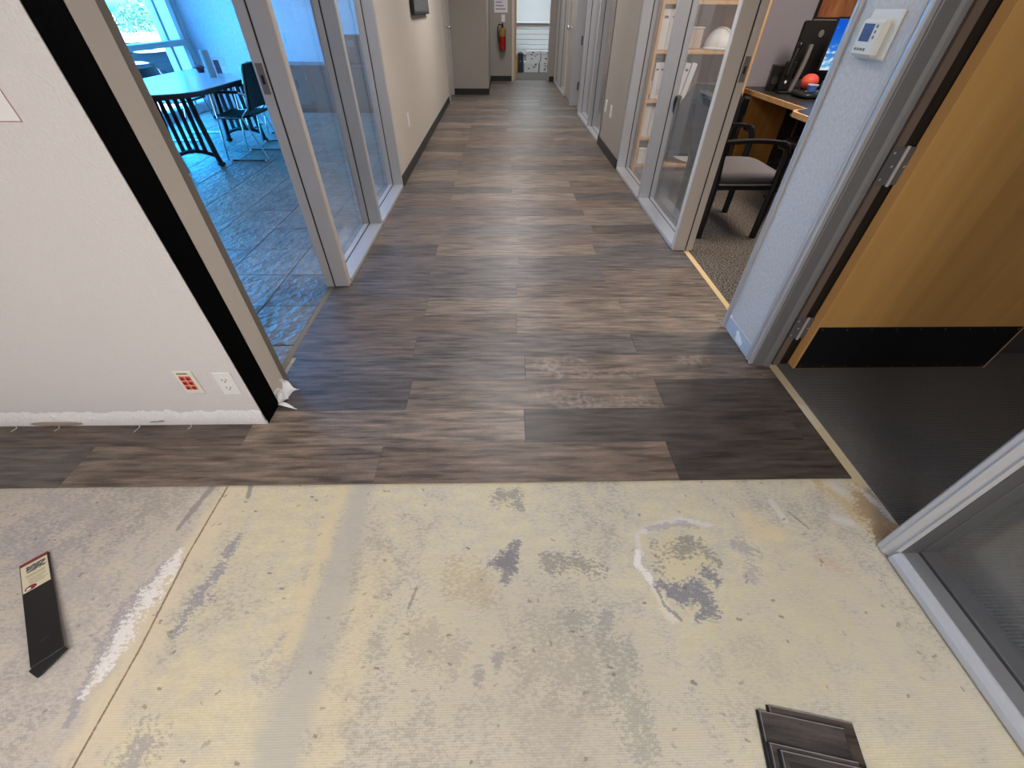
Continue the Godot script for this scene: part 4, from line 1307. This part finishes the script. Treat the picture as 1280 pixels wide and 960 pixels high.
	for k in 7:
		s = ns()
		var a := TAU * k / 7.0
		X = Transform3D(Basis(Vector3.UP, a) * Basis(Vector3.FORWARD, 0.5), Vector3(0, 0.055, 0))
		blob(s, Vector3(0.035, 0.02, 0), Vector3(0.035, 0.005, 0.016), 1.0, 10, 6)
		X = Transform3D()
		obj("petal", s, mat(c8(150, 24, 40), 0.6), t)
	# low cabinet and counter things against the back wall
	t = thing("low_cabinet", "low grey-brown cabinet along the break room's back wall", "cabinet", Vector3(-2.85, fy, -8.78))
	bxo("body", Vector3(-0.75, 0.06, 0), Vector3(1.3, 0.62, 0.5), mat(c8(58, 52, 48), 0.5), t, 0.004)
	bxo("top", Vector3(-0.78, 0.62, 0), Vector3(1.33, 0.65, 0.53), mat(c8(74, 74, 76), 0.4), t, 0.005)
	bxo("plinth", Vector3(-0.7, 0, 0.02), Vector3(1.25, 0.06, 0.45), M.black, t)
	for k in 4:
		var d := bxo("door", Vector3(-0.735 + k * 0.51, 0.09, 0.5), Vector3(-0.24 + k * 0.51, 0.6, 0.515), mat(c8(64, 58, 54), 0.5), t, 0.003)
		bxo("handle", Vector3(-0.30 + k * 0.51, 0.46, 0.515), Vector3(-0.285 + k * 0.51, 0.56, 0.53), M.chrome, d)
	t = thing("coffee_machine", "dark box-shaped machine on the low cabinet by the second glass pane", "coffee machine", Vector3(-2.35, fy + 0.651, -8.5))
	bxo("body", Vector3(-0.18, 0.0, -0.15), Vector3(0.18, 0.36, 0.15), mat(c8(40, 42, 50), 0.4), t, 0.01)
	bxo("drip_tray", Vector3(-0.15, 0.0, 0.15), Vector3(0.15, 0.03, 0.22), M.black, t, 0.004)
	bxo("spout", Vector3(-0.05, 0.22, 0.15), Vector3(0.05, 0.30, 0.2), M.steel_dark, t, 0.004)

# ---------------------------------------------------------------- office on the right
func guest_chair(label: String) -> Node3D:
	# faces +x, back on the -x side
	var t := thing("guest_chair", label, "chair", Vector3.ZERO, 0, "guest chairs in the office")
	var s := ns()
	blob(s, Vector3(0.03, 0.425, 0), Vector3(0.255, 0.042, 0.255), 0.35, 24, 8)
	obj("seat", s, M.fabric_grey, t)
	s = ns()
	sheet(s, func(u: float, v: float) -> Vector3:
		var w := 0.25 * (1.0 - 0.35 * pow(maxf(u - 0.45, 0) / 0.55, 2.5))
		return Vector3(-0.20 - 0.11 * u - 0.03 * cos(PI * (v - 0.5)), 0.44 + 0.47 * u, lerpf(-w, w, v)), 12, 10, 0.05)
	obj("backrest", s, M.fabric, t)
	for z in [-0.275, 0.275]:
		s = ns()
		tube(s, [Vector3(-0.22, 0.0, z), Vector3(-0.215, 0.40, z), Vector3(-0.235, 0.62, z), Vector3(-0.30, 0.82, z)], 0.027, 8)
		obj("leg", s, M.black_plastic, t)
		s = ns()
		tube(s, [Vector3(0.215, 0.0, z), Vector3(0.225, 0.40, z), Vector3(0.225, 0.60, z), Vector3(0.20, 0.645, z), Vector3(0.15, 0.66, z)], 0.026, 8)
		obj("leg", s, M.black_plastic, t)
		s = ns()
		sheet(s, func(u: float, v: float) -> Vector3:
			return Vector3(-0.24 + 0.42 * u, 0.665 + 0.012 * sin(PI * u), z - 0.026 + 0.052 * v), 10, 4, 0.022)
		obj("armrest", s, M.black_plastic, t)
		s = ns()
		box(s, Vector3(-0.21, 0.36, z - 0.015), Vector3(0.22, 0.40, z + 0.015), 0.005)
		obj("side_rail", s, M.black_plastic, t)
	bxo("cross_rail", Vector3(-0.20, 0.365, -0.27), Vector3(-0.16, 0.395, 0.27), M.black_plastic, t, 0.004)
	bxo("cross_rail", Vector3(0.16, 0.365, -0.27), Vector3(0.20, 0.395, 0.27), M.black_plastic, t, 0.004)
	return t

func binder(label: String, at: Vector3, w: float, h: float, m: Material, lean := 0.0, band: Material = null) -> void:
	var t := thing("binder", label, "binder", at, 0, "binders in the office bookcase")
	t.rotation.z = lean
	bxo("cover", Vector3(0, 0, -0.26), Vector3(w, h, 0), m, t, 0.003)
	bxo("spine_label", Vector3(w * 0.15, h * 0.15, -0.002), Vector3(w * 0.85, h * 0.55, 0.001), M.paper, t)
	if band:
		bxo("mark", Vector3(w * 0.25, h * 0.78, -0.002), Vector3(w * 0.75, h * 0.84, 0.0012), band, t)

func office() -> void:
	var fy := 0.002
	# bookcase
	var t := thing("bookcase", "tall open beech bookcase filled with white binders behind the office glass", "bookcase", Vector3(1.425, fy, -4.93))
	var W := 0.97
	bxo("side_panel", Vector3(0, 0, -0.33), Vector3(0.025, 2.0, 0), M.beech, t, 0.001)
	bxo("side_panel", Vector3(W - 0.025, 0, -0.33), Vector3(W, 2.0, 0), M.beech, t, 0.001)
	bxo("back_panel", Vector3(0.025, 0.05, -0.33), Vector3(W - 0.025, 2.0, -0.315), M.beech_back, t)
	bxo("top", Vector3(0.025, 1.975, -0.33), Vector3(W - 0.025, 2.0, 0), M.beech, t)
	var ys := [0.05, 0.31, 0.64, 1.025, 1.37, 1.68]
	for y in ys:
		bxo("shelf", Vector3(0.025, y, -0.315), Vector3(W - 0.025, y + 0.028, -0.002), M.beech, t, 0.002)
	bxo("plinth", Vector3(0.025, 0, -0.04), Vector3(W - 0.025, 0.05, -0.03), M.beech_back, t)
	s_binders(fy)
	# hard hat
	t = thing("hard_hat", "white hard hat on the bookcase shelf below the top row", "hard hat", Vector3(2.07, fy + 1.0545, -5.06), 0.6)
	var s := ns()
	blob(s, Vector3(0, 0.02, 0), Vector3(0.115, 0.135, 0.135), 1.0, 24, 12, 0.0)
	obj("shell", s, M.white, t)
	s = ns()
	lathe(s, [Vector2(0.10, 0.015), Vector2(0.135, 0.002), Vector2(0.138, 0.008), Vector2(0.11, 0.03)], 24)
	obj("brim", s, M.white, t)
	s = ns()
	sheet(s, func(u: float, v: float) -> Vector3:
		var a := PI * u
		return Vector3(-0.015 + 0.03 * v, 0.02 + 0.142 * sin(a), 0.142 * cos(a)), 16, 2, 0.006)
	obj("ridge", s, M.white, t)
	t = thing("plastic_tub", "clear plastic tub beside the hard hat", "tub", Vector3(1.84, fy + 1.0545, -5.12))
	bxo("tub_body", Vector3(-0.06, 0, -0.06), Vector3(0.06, 0.15, 0.06), mat(c8(196, 178, 166), 0.4), t, 0.01)
	bxo("lid", Vector3(-0.064, 0.15, -0.064), Vector3(0.064, 0.162, 0.064), M.paper, t, 0.003)
	t = thing("paper_stack", "loose stack of white papers under the hard hat's shelf", "paper stack", Vector3(2.1, fy + 0.668, -5.05), 0.1)
	bxo("sheets", Vector3(-0.14, 0, -0.11), Vector3(0.14, 0.05, 0.11), M.paper, t, 0.002)
	bxo("sheets", Vector3(-0.10, 0.05, -0.10), Vector3(0.15, 0.075, 0.10), M.paper, t, 0.002)
	bxo("folder", Vector3(-0.12, 0.075, -0.10), Vector3(0.13, 0.085, 0.10), M.laminate_dark, t, 0.002)
	t = thing("desk_caddy", "small dark box behind the loose papers in the bookcase", "caddy", Vector3(2.20, fy + 0.7535, -5.08))
	bxo("caddy_body", Vector3(-0.05, 0, -0.05), Vector3(0.06, 0.08, 0.05), M.laminate_dark, t, 0.004)
	bxo("divider", Vector3(0.0, 0.08, -0.045), Vector3(0.005, 0.10, 0.045), M.black, t)
	t = thing("storage_box", "white lidded box on the bookcase's bottom shelf", "box", Vector3(1.47, fy + 0.078, -5.2))
	bxo("box_body", Vector3(0, 0, 0), Vector3(0.30, 0.13, 0.24), M.white, t, 0.004)
	bxo("lid", Vector3(-0.005, 0.13, -0.005), Vector3(0.305, 0.15, 0.245), M.paper, t, 0.004)
	t = thing("paper_stack", "curling white paper stack on the bottom shelf behind the chair", "paper stack", Vector3(2.0, fy + 0.078, -5.06))
	s = ns()
	sheet(s, func(u: float, v: float) -> Vector3:
		return Vector3(-0.14 + 0.28 * u, 0.03 + 0.07 * pow(1.0 - u, 2.0), -0.1 + 0.2 * v), 8, 4, 0.05)
	obj("sheets", s, M.paper, t)
	# guest chairs
	var c := guest_chair("grey-seated guest chair with black arms just inside the office doorway")
	c.position = Vector3(1.765, fy, -3.45)
	dup(c, "guest_chair", "dark guest chair facing the bookcase, its back towards the nearer guest chair", Vector3(1.71, fy, -4.27), PI / 2 - 0.05)
	# desk
	t = thing("office_desk", "beech-edged desk with dark top against the lilac-grey wall", "desk", Vector3(0, fy, 0))
	var poly := PackedVector2Array([Vector2(2.51, -5.28), Vector2(2.51, -4.02)])
	for q in [[2.47, -4.0], [2.42, -3.985], [2.38, -3.955], [2.355, -3.915], [2.343, -3.87]]:
		poly.append(Vector2(q[0], q[1]))
	poly.append_array(PackedVector2Array([Vector2(2.34, -2.3), Vector2(4.1, -2.3), Vector2(4.1, -5.28)]))
	s = ns()
	prism(s, poly, 0.700, 0.737)
	obj("desktop_edge", s, M.beech, t, "beech edge band")
	var inner := PackedVector2Array([Vector2(2.535, -5.27), Vector2(2.535, -4.0), Vector2(2.43, -3.955), Vector2(2.39, -3.92), Vector2(2.37, -3.85), Vector2(2.37, -2.33), Vector2(4.09, -2.33), Vector2(4.09, -5.27)])
	s = ns()
	prism(s, inner, 0.7365, 0.740)
	obj("desktop", s, M.laminate_dark, t)
	bxo("end_panel", Vector3(2.53, 0, -5.02), Vector3(2.94, 0.70, -4.995), M.desk_panel, t, 0.001)
	bxo("modesty_panel", Vector3(2.94, 0.12, -5.02), Vector3(4.1, 0.70, -5.0), mat(c8(44, 28, 20), 0.6), t)
	bxo("end_panel", Vector3(2.45, 0, -2.36), Vector3(4.05, 0.70, -2.335), M.desk_panel, t)
	# swivel chair under the desk
	t = thing("swivel_chair", "black swivel chair with grey arm pads tucked under the desk", "office chair", Vector3(2.80, fy, -4.05), 0.5)
	s = ns()
	blob(s, Vector3(0, 0.46, 0), Vector3(0.25, 0.045, 0.25), 0.5, 20, 8)
	obj("seat", s, M.black_plastic, t)
	s = ns()
	lathe(s, [Vector2(0.03, 0.08), Vector2(0.03, 0.42), Vector2(0.08, 0.43)], 12)
	obj("column", s, M.black_plastic, t)
	for k in 5:
		var a := TAU * k / 5.0
		s = ns()
		tube(s, [Vector3(0, 0.1, 0), Vector3(cos(a) * 0.28, 0.065, sin(a) * 0.28)], 0.02, 6)
		var bl := obj("base_leg", s, M.black_plastic, t)
		s = ns()
		blob(s, Vector3(cos(a) * 0.28, 0.03, sin(a) * 0.28), Vector3(0.03, 0.03, 0.03), 1.0, 10, 6)
		obj("caster", s, M.black_plastic, bl)
	for z in [-0.28, 0.28]:
		s = ns()
		blob(s, Vector3(0.0, 0.655, z), Vector3(0.13, 0.016, 0.045), 0.6, 16, 6)
		obj("arm_pad", s, mat(c8(112, 116, 120), 0.5), t)
		s = ns()
		tube(s, [Vector3(0, 0.645, z), Vector3(0, 0.45, z), Vector3(0, 0.43, z * 0.6)], 0.015, 6)
		obj("arm_post", s, M.black_plastic, t)
	s = ns()
	sheet(s, func(u: float, v: float) -> Vector3:
		return Vector3(0.26 + 0.03 * u, 0.50 + 0.17 * u, -0.2 + 0.4 * v), 6, 6, 0.04)
	obj("backrest", s, M.black_plastic, t)
	# on the desk
	var dy := fy + 0.740
	t = thing("desktop_speaker", "small black upright box at the back corner of the desk", "speaker", Vector3(2.69, dy, -5.0), -0.3)
	bxo("cabinet", Vector3(-0.045, 0, -0.06), Vector3(0.045, 0.205, 0.05), M.black_plastic, t, 0.006)
	s = ns()
	lathe(s, [Vector2(0, 0), Vector2(0.03, 0.002), Vector2(0.033, 0.004), Vector2(0.033, 0.0)], 14)
	var sp := obj("driver", s, M.slot, t)
	sp.rotation.x = PI / 2
	sp.position = Vector3(0, 0.09, 0.05)
	t = thing("desk_phone_stand", "black desk phone in an upright stand with a curved silver-grey edge", "desk phone", Vector3(2.74, dy + 0.001, -4.83), -0.2)
	s = ns()
	sheet(s, func(u: float, v: float) -> Vector3:
		return Vector3(0.045 + 0.05 * sin(PI * 0.5 * u) , 0.016 + 0.35 * u, -0.02 + 0.04 * v - 0.03 * u), 14, 2, 0.03)
	obj("curved_edge", s, mat(c8(132, 126, 122), 0.35, 0.3), t)
	s = ns()
	box(s, Vector3(-0.07, 0, -0.09), Vector3(0.08, 0.02, 0.08), 0.006)
	obj("base", s, M.black_plastic, t)
	bxo("body", Vector3(-0.06, 0.02, -0.05), Vector3(0.03, 0.24, 0.0), M.black_plastic, t, 0.008)
	s = ns()
	tube(s, [Vector3(-0.03, 0.14, 0.01), Vector3(-0.02, 0.25, 0.0), Vector3(0.0, 0.36, -0.02)], 0.018, 8)
	var hs := obj("handset", s, M.black_plastic, t)
	s = ns()
	blob(s, Vector3(0.0, 0.36, -0.02), Vector3(0.022, 0.03, 0.03), 0.8, 10, 6)
	obj("earpiece", s, M.black_plastic, hs)
	s = ns()
	blob(s, Vector3(-0.02, 0.085, 0.008), Vector3(0.012, 0.014, 0.008), 1.0, 8, 6)
	obj("button", s, M.white, t, "small white button")
	t = thing("monitor", "black monitor standing with its back to the doorway", "monitor", Vector3(2.98, dy, -4.92), -0.35)
	bxo("panel", Vector3(-0.21, 0.10, -0.02), Vector3(0.33, 0.53, 0.025), M.black_plastic, t, 0.012)
	bxo("stand", Vector3(-0.02, 0.0, -0.05), Vector3(0.14, 0.3, -0.02), M.black_plastic, t, 0.006)
	bxo("foot", Vector3(-0.1, 0.0, -0.12), Vector3(0.2, 0.015, 0.08), M.black_plastic, t, 0.004)
	s = ns()
	blob(s, Vector3(-0.04, 0.44, 0.026), Vector3(0.022, 0.028, 0.002), 1.0, 14, 6)
	obj("emblem", s, mat(c8(110, 104, 96), 0.4), t, "small round grey emblem")
	t = thing("monitor", "black monitor showing a bright blue sky picture, half hidden by the wall end", "monitor", Vector3(3.18, dy, -4.62), -0.15)
	bxo("panel", Vector3(-0.30, 0.18, -0.025), Vector3(0.30, 0.56, 0.0), M.black_plastic, t, 0.008)
	bxo("stand", Vector3(-0.04, 0.0, -0.06), Vector3(0.04, 0.3, -0.025), M.black_plastic, t, 0.006)
	bxo("foot", Vector3(-0.12, 0.0, -0.1), Vector3(0.12, 0.012, 0.08), M.black_plastic, t, 0.004)
	var im := Image.create(128, 96, false, Image.FORMAT_RGB8)
	var cl := noise(61, 0.05, 4)
	for y in 96:
		for x in 128:
			var q := y / 95.0
			var base := c8(20, 96, 226).lerp(c8(120, 205, 245), q * q)
			im.set_pixel(x, y, base.lerp(Color.WHITE, clampf((cl.get_noise_2d(x, y * 1.6) + q * 0.9 - 0.55) * 2.0, 0, 0.9)))
	var sm := mat(Color.BLACK, 0.2)
	sm.emission_enabled = true
	sm.emission_texture = ImageTexture.create_from_image(im)
	sm.emission_operator = BaseMaterial3D.EMISSION_OP_MULTIPLY
	sm.emission = Color.WHITE
	sm.emission_energy_multiplier = 0.8
	sm.uv1_scale = Vector3(1.0 / 0.57, 1.0 / 0.35, 1)
	sm.uv1_offset = Vector3(0.5, 0.545 / 0.35, 0)
	bxo("screen", Vector3(-0.285, 0.195, -0.001), Vector3(0.285, 0.545, 0.002), sm, t)
	var sl := AreaLight3D.new()
	sl.name = "screen_light"
	sl.area_size = Vector2(0.57, 0.35)
	sl.light_color = c8(120, 180, 245)
	sl.light_energy = 0.05
	sl.area_range = 8.0
	sl.area_attenuation = 2.0
	sl.shadow_enabled = true
	sl.rotation_degrees.y = 180
	sl.position = Vector3(0, 0.37, 0.01)
	t.add_child(sl)
	t = thing("desk_tray", "dark round-cornered tray holding the orange ball and the blue cup", "tray", Vector3(2.88, dy, -4.58), 0.0)
	s = ns()
	blob(s, Vector3(0, 0.025, 0), Vector3(0.16, 0.025, 0.14), 0.4, 20, 6)
	obj("bowl", s, mat(c8(36, 40, 38), 0.3), t)
	s = ns()
	for k in 14:
		rng.seed = k + 90
		blob(s, Vector3(rng.randf_range(-0.12, 0.12), 0.052, rng.randf_range(0.02, 0.11)), Vector3(0.02, 0.008, 0.02), 0.8, 8, 4)
	obj("odds_and_ends", s, mat(c8(60, 84, 70), 0.4), t).set_meta("kind", "stuff")
	t = thing("stress_ball", "coral-red ball resting in the dark desk tray", "ball", Vector3(2.85, dy + 0.0525, -4.66))
	s = ns()
	blob(s, Vector3(0, 0.058, 0), Vector3(0.075, 0.06, 0.07), 1.0, 20, 12)
	obj("ball_body", s, mat(c8(222, 84, 66), 0.55), t)
	s = ns()
	blob(s, Vector3(0, 0.117, 0), Vector3(0.008, 0.003, 0.008), 1.0, 8, 4)
	obj("plug", s, M.red_dark, t)
	t = thing("blue_cup", "small blue cup with a white rim leaning against the coral-red ball", "cup", Vector3(2.80, dy + 0.0525, -4.50))
	s = ns()
	lathe(s, [Vector2(0, 0.0), Vector2(0.03, 0.0), Vector2(0.045, 0.05), Vector2(0.041, 0.05), Vector2(0.028, 0.006), Vector2(0, 0.006)], 18)
	obj("cup_body", s, mat(c8(92, 124, 214), 0.4), t)
	s = ns()
	lathe(s, [Vector2(0.040, 0.049), Vector2(0.046, 0.049), Vector2(0.046, 0.054), Vector2(0.040, 0.054), Vector2(0.040, 0.049)], 18)
	obj("rim", s, M.white, t)
	t = thing("folded_glasses", "folded dark-rimmed glasses propped beside the coral-red ball", "glasses", Vector3(3.03, dy + 0.053, -4.60), 0.4)
	for x in [-0.032, 0.032]:
		var ring := []
		for k in 15:
			ring.append(Vector3(x + 0.026 * cos(TAU * k / 14.0), 0.065 + 0.02 * sin(TAU * k / 14.0), 0))
		s = ns()
		tube(s, ring, 0.003, 6)
		obj("lens_rim", s, M.chrome, t)
	for x in [-0.06, 0.06]:
		s = ns()
		tube(s, [Vector3(x, 0.068, 0), Vector3(x, 0.004, -0.06)], 0.003, 6)
		obj("temple", s, M.chrome, t)
		s = ns()
		tube(s, [Vector3(x * 0.97, 0.060, 0.0), Vector3(x * 0.97, 0.003, 0.01)], 0.003, 6)
		obj("temple_tip", s, M.chrome, t)
	# picture
	t = thing("framed_picture", "dark-framed picture of russet dry grass on the lilac-grey wall", "picture", Vector3(3.48, 1.255, -5.298))
	bxo("frame", Vector3(-0.46, 0, 0), Vector3(0.46, 0.66, 0.02), M.black, t, 0.004)
	bxo("frame_lip", Vector3(-0.46, 0, 0.018), Vector3(0.46, 0.022, 0.03), M.alu_dark, t, 0.003)
	var pm := mat(Color.WHITE, 0.4)
	pm.albedo_texture = wood_tex(70, c8(96, 44, 34), c8(204, 140, 84), 256, 128)
	pm.uv1_scale = Vector3(1.2, 1.4, 1)
	bxo("print", Vector3(-0.435, 0.035, 0.019), Vector3(0.435, 0.635, 0.022), pm, t)
	# second office, seen as a sliver
	t = thing("tall_cabinet", "tall brown cabinet glimpsed inside the farther office", "cabinet", Vector3(1.62, fy, -8.25))
	bxo("body", Vector3(0, 0.55, -0.4), Vector3(0.8, 2.0, 0), mat(c8(150, 112, 84), 0.5), t, 0.003)
	bxo("plinth", Vector3(0, 0, -0.38), Vector3(0.8, 0.55, -0.02), M.slot, t)

func s_binders(fy: float) -> void:
	var top := fy + 1.0545
	var z := -4.97
	var w := 0.072
	var ord := ["first", "second", "third", "fourth"]
	for k in 4:
		binder("%s white binder on the upper shelf, with a red dot on its spine" % ord[k] if k < 2 else "%s white binder along the upper shelf, plain spine" % ord[k], Vector3(1.456 + k * (w + 0.004), top, z), w, 0.285, M.white, 0.0, M.red_dark if k < 2 else null)
	top = fy + 0.6695
	binder("dark red binder at the end of the middle shelf", Vector3(1.453, top, z), 0.022, 0.27, M.red_dark)
	for k in 3:
		binder("%s white binder after the dark red one, dark bar on its spine" % ord[k], Vector3(1.480 + k * 0.05, top, z), 0.046, 0.29, M.white, 0.0, M.ink)
	binder("thin black binder beside the leaning white ones", Vector3(1.70, top + 0.003, z), 0.02, 0.28, M.slot, -0.12)
	binder("leaning white binder next to the thin black one", Vector3(1.728, top + 0.0085, z), 0.05, 0.285, M.white, -0.16, M.ink)
	binder("outermost leaning white binder on the middle shelf", Vector3(1.785, top + 0.0095, z), 0.05, 0.285, M.white, -0.18)
	top = fy + 0.3395
	for k in 3:
		binder("%s white binder on the lower shelf above the lidded box" % ord[k], Vector3(1.46 + k * 0.068, top, z), 0.062, 0.27, M.white)
	binder("white binder leaning at the end of the lower row", Vector3(1.68, top + 0.006, z), 0.04, 0.255, M.white, -0.14)

# ---------------------------------------------------------------- outside the window
func car(label: String, at: Vector3, turn: float, paint: Color) -> void:
	var t := thing("parked_car", label, "car", at, turn, "parked cars outside the window")
	var s := ns()
	var body := [[-2.1, 0.75], [-2.15, 0.45], [-2.05, 0.28], [2.05, 0.28], [2.15, 0.5], [2.1, 0.72], [1.0, 0.88], [-1.6, 0.92]]
	X = Transform3D(Basis(Vector3.RIGHT, -PI / 2), Vector3.ZERO)
	var poly := PackedVector2Array()
	for q in body:
		poly.append(Vector2(q[0], q[1]))
	# profile extruded sideways: x stays, profile height becomes y
	X = Transform3D(Basis(Vector3(1, 0, 0), Vector3(0, 0, 1), Vector3(0, 1, 0)), Vector3.ZERO)
	prism(s, poly, -0.85, 0.85)
	X = Transform3D()
	obj("body", s, mat(paint, 0.3, 0.2), t)
	s = ns()
	X = Transform3D(Basis(Vector3(1, 0, 0), Vector3(0, 0, 1), Vector3(0, 1, 0)), Vector3.ZERO)
	prism(s, PackedVector2Array([Vector2(-1.7, 0.9), Vector2(-1.1, 1.38), Vector2(0.2, 1.42), Vector2(1.0, 0.88)]), -0.72, 0.72)
	X = Transform3D()
	obj("cabin_glass", s, mat(c8(30, 40, 46), 0.1), t)
	s = ns()
	blob(s, Vector3(-0.45, 1.40, 0), Vector3(0.75, 0.05, 0.68), 0.5, 16, 6)
	obj("roof", s, mat(paint, 0.3, 0.2), t)
	for x in [-1.35, 1.35]:
		for z in [-0.78, 0.78]:
			s = ns()
			X = Transform3D(Basis(Vector3.RIGHT, PI / 2), Vector3(x, 0.32, z))
			lathe(s, [Vector2(0, -0.11), Vector2(0.3, -0.11), Vector2(0.32, -0.08), Vector2(0.32, 0.08), Vector2(0.3, 0.11), Vector2(0, 0.11)], 18)
			X = Transform3D()
			obj("wheel", s, M.rubber, t)

func bush(label: String, at: Vector3, r: float, sd: int) -> void:
	var t := thing("shrub", label, "shrub", at, 0, "shrubs beyond the car park")
	var s := ns()
	rng.seed = sd
	for k in 700:
		var d := Vector3(rng.randfn(), absf(rng.randfn()), rng.randfn()).normalized() * r * rng.randf_range(0.6, 1.0)
		var a := Vector3(rng.randfn(), rng.randfn(), rng.randfn()).normalized() * 0.09 * r
		var b := Vector3(rng.randfn(), rng.randfn(), rng.randfn()).normalized() * 0.05 * r
		var n := a.cross(b).normalized()
		var c := d * Vector3(1, 1.1, 1) + Vector3.UP * 0.3
		quad(s, c - a, c - b, c + a, c + b, n)
	var lm := mat(c8(84, 112, 58), 0.7)
	lm.cull_mode = BaseMaterial3D.CULL_DISABLED
	var o := obj("foliage", s, lm, t)
	o.set_meta("kind", "stuff")
	s = ns()
	tube(s, [Vector3(0, -0.02, 0), Vector3(0.05, 0.5, 0.02), Vector3(-0.04, 0.9, 0)], 0.05)
	obj("stem", s, M.dark_wood, t)

func outside() -> void:
	struct("ground", Vector3(-160, -2.4, -240), Vector3(-5.6, -2.2, 40), mat(c8(170, 168, 164), 0.9), "sunlit car park outside the break room window", "car park")
	struct("ground_kerb", Vector3(-50.4, -2.2, -140), Vector3(-50.0, -2.05, 5), mat(c8(200, 198, 192), 0.9), "pale kerb beyond the parked cars", "kerb")
	struct("wall_foundation", Vector3(-5.3, -2.3, -16.6), Vector3(-5.2, -0.02, 3.5), M.wall_grey, "foundation wall under the break room window", "wall")
	car("pale blue car parked nearest the break room window", Vector3(-17.6, -2.2, -25.6), 0.9, c8(150, 175, 200))
	car("white car parked behind the pale blue one", Vector3(-21.0, -2.2, -32.6), 0.9, c8(225, 225, 225))
	car("red car parked farthest along the row", Vector3(-27.5, -2.2, -40.5), 0.8, c8(190, 90, 96))
	bush("big shrub standing alone nearest the kerb", Vector3(-54.0, -2.2, -84.0), 3.4, 301)
	bush("wide shrub between the two other shrubs", Vector3(-60.0, -2.2, -90.0), 3.0, 302)
	bush("farthest and tallest shrub", Vector3(-60.0, -2.2, -98.0), 4.2, 303)

# ---------------------------------------------------------------- main
func _ready() -> void:
	var cam := Camera3D.new()
	cam.name = "camera"
	cam.position = Vector3(0, 1.35, 0)
	cam.rotation = Vector3(deg_to_rad(-42.5565), deg_to_rad(-1.36382), deg_to_rad(0.476577))
	cam.fov = rad_to_deg(2.0 * atan(480.0 / 514.255))
	cam.near = 0.02
	cam.far = 200.0
	add_child(cam)
	cam.current = true
	var we := WorldEnvironment.new()
	we.name = "world_environment"
	var e := Environment.new()
	e.background_mode = Environment.BG_SKY
	var sky := Sky.new()
	var sm := ProceduralSkyMaterial.new()
	sm.sky_top_color = Color(0.17, 0.62, 1.0)
	sm.sky_horizon_color = Color(0.27, 0.74, 1.0)
	sm.ground_bottom_color = Color(0.3, 0.33, 0.35)
	sm.ground_horizon_color = Color(0.27, 0.74, 1.0)
	sm.sky_energy_multiplier = 3.9
	sm.ground_energy_multiplier = 1.0
	sky.sky_material = sm
	e.sky = sky
	e.tonemap_mode = Environment.TONE_MAPPER_LINEAR
	e.tonemap_exposure = 1.0
	e.sdfgi_enabled = true
	e.ssao_enabled = true
	e.ssil_enabled = true
	we.environment = e
	add_child(we)
	var sun := DirectionalLight3D.new()
	sun.name = "sun"
	sun.rotation_degrees = Vector3(-50, 70, 0)
	sun.light_energy = 11.0
	sun.light_color = c8(255, 240, 220)
	sun.light_angular_distance = 0.5
	sun.shadow_enabled = true
	add_child(sun)
	var white := c8(255, 251, 250)
	make_materials()
	# front area, corridor, office, end room
	troffer(Vector3(0.2, 2.6, 1.3), 0.6, 1.2, 5.6, white, "ceiling light over the bare concrete, nearer the wooden door")
	troffer(Vector3(-1.5, 2.6, 1.6), 0.6, 1.2, 4.9, white, "ceiling light over the bare concrete, nearer the outlet wall")
	troffer(Vector3(0.1, 2.6, -3.6), 0.6, 1.2, 3.9, white, "corridor ceiling light beside the break room glass")
	troffer(Vector3(0.1, 2.6, -7.2), 0.6, 1.2, 4.4, white, "corridor ceiling light by the cream wall")
	troffer(Vector3(0.3, 2.6, -10.6), 0.6, 1.2, 2.3, white, "corridor ceiling light near the end wall")
	troffer(Vector3(2.6, 2.6, -3.3), 0.6, 1.2, 6.0, c8(255, 240, 222), "office ceiling light above the guest chairs")
	troffer(Vector3(0.8, 2.6, -13.8), 1.2, 0.6, 4.4, c8(228, 248, 255), "end room ceiling light")
	troffer(Vector3(2.4, 2.6, -8.2), 0.6, 1.2, 1.6, white, "ceiling light of the farther office")
	build_shell()
	foreground()
	corridor_things()
	break_room()
	office()
	outside()
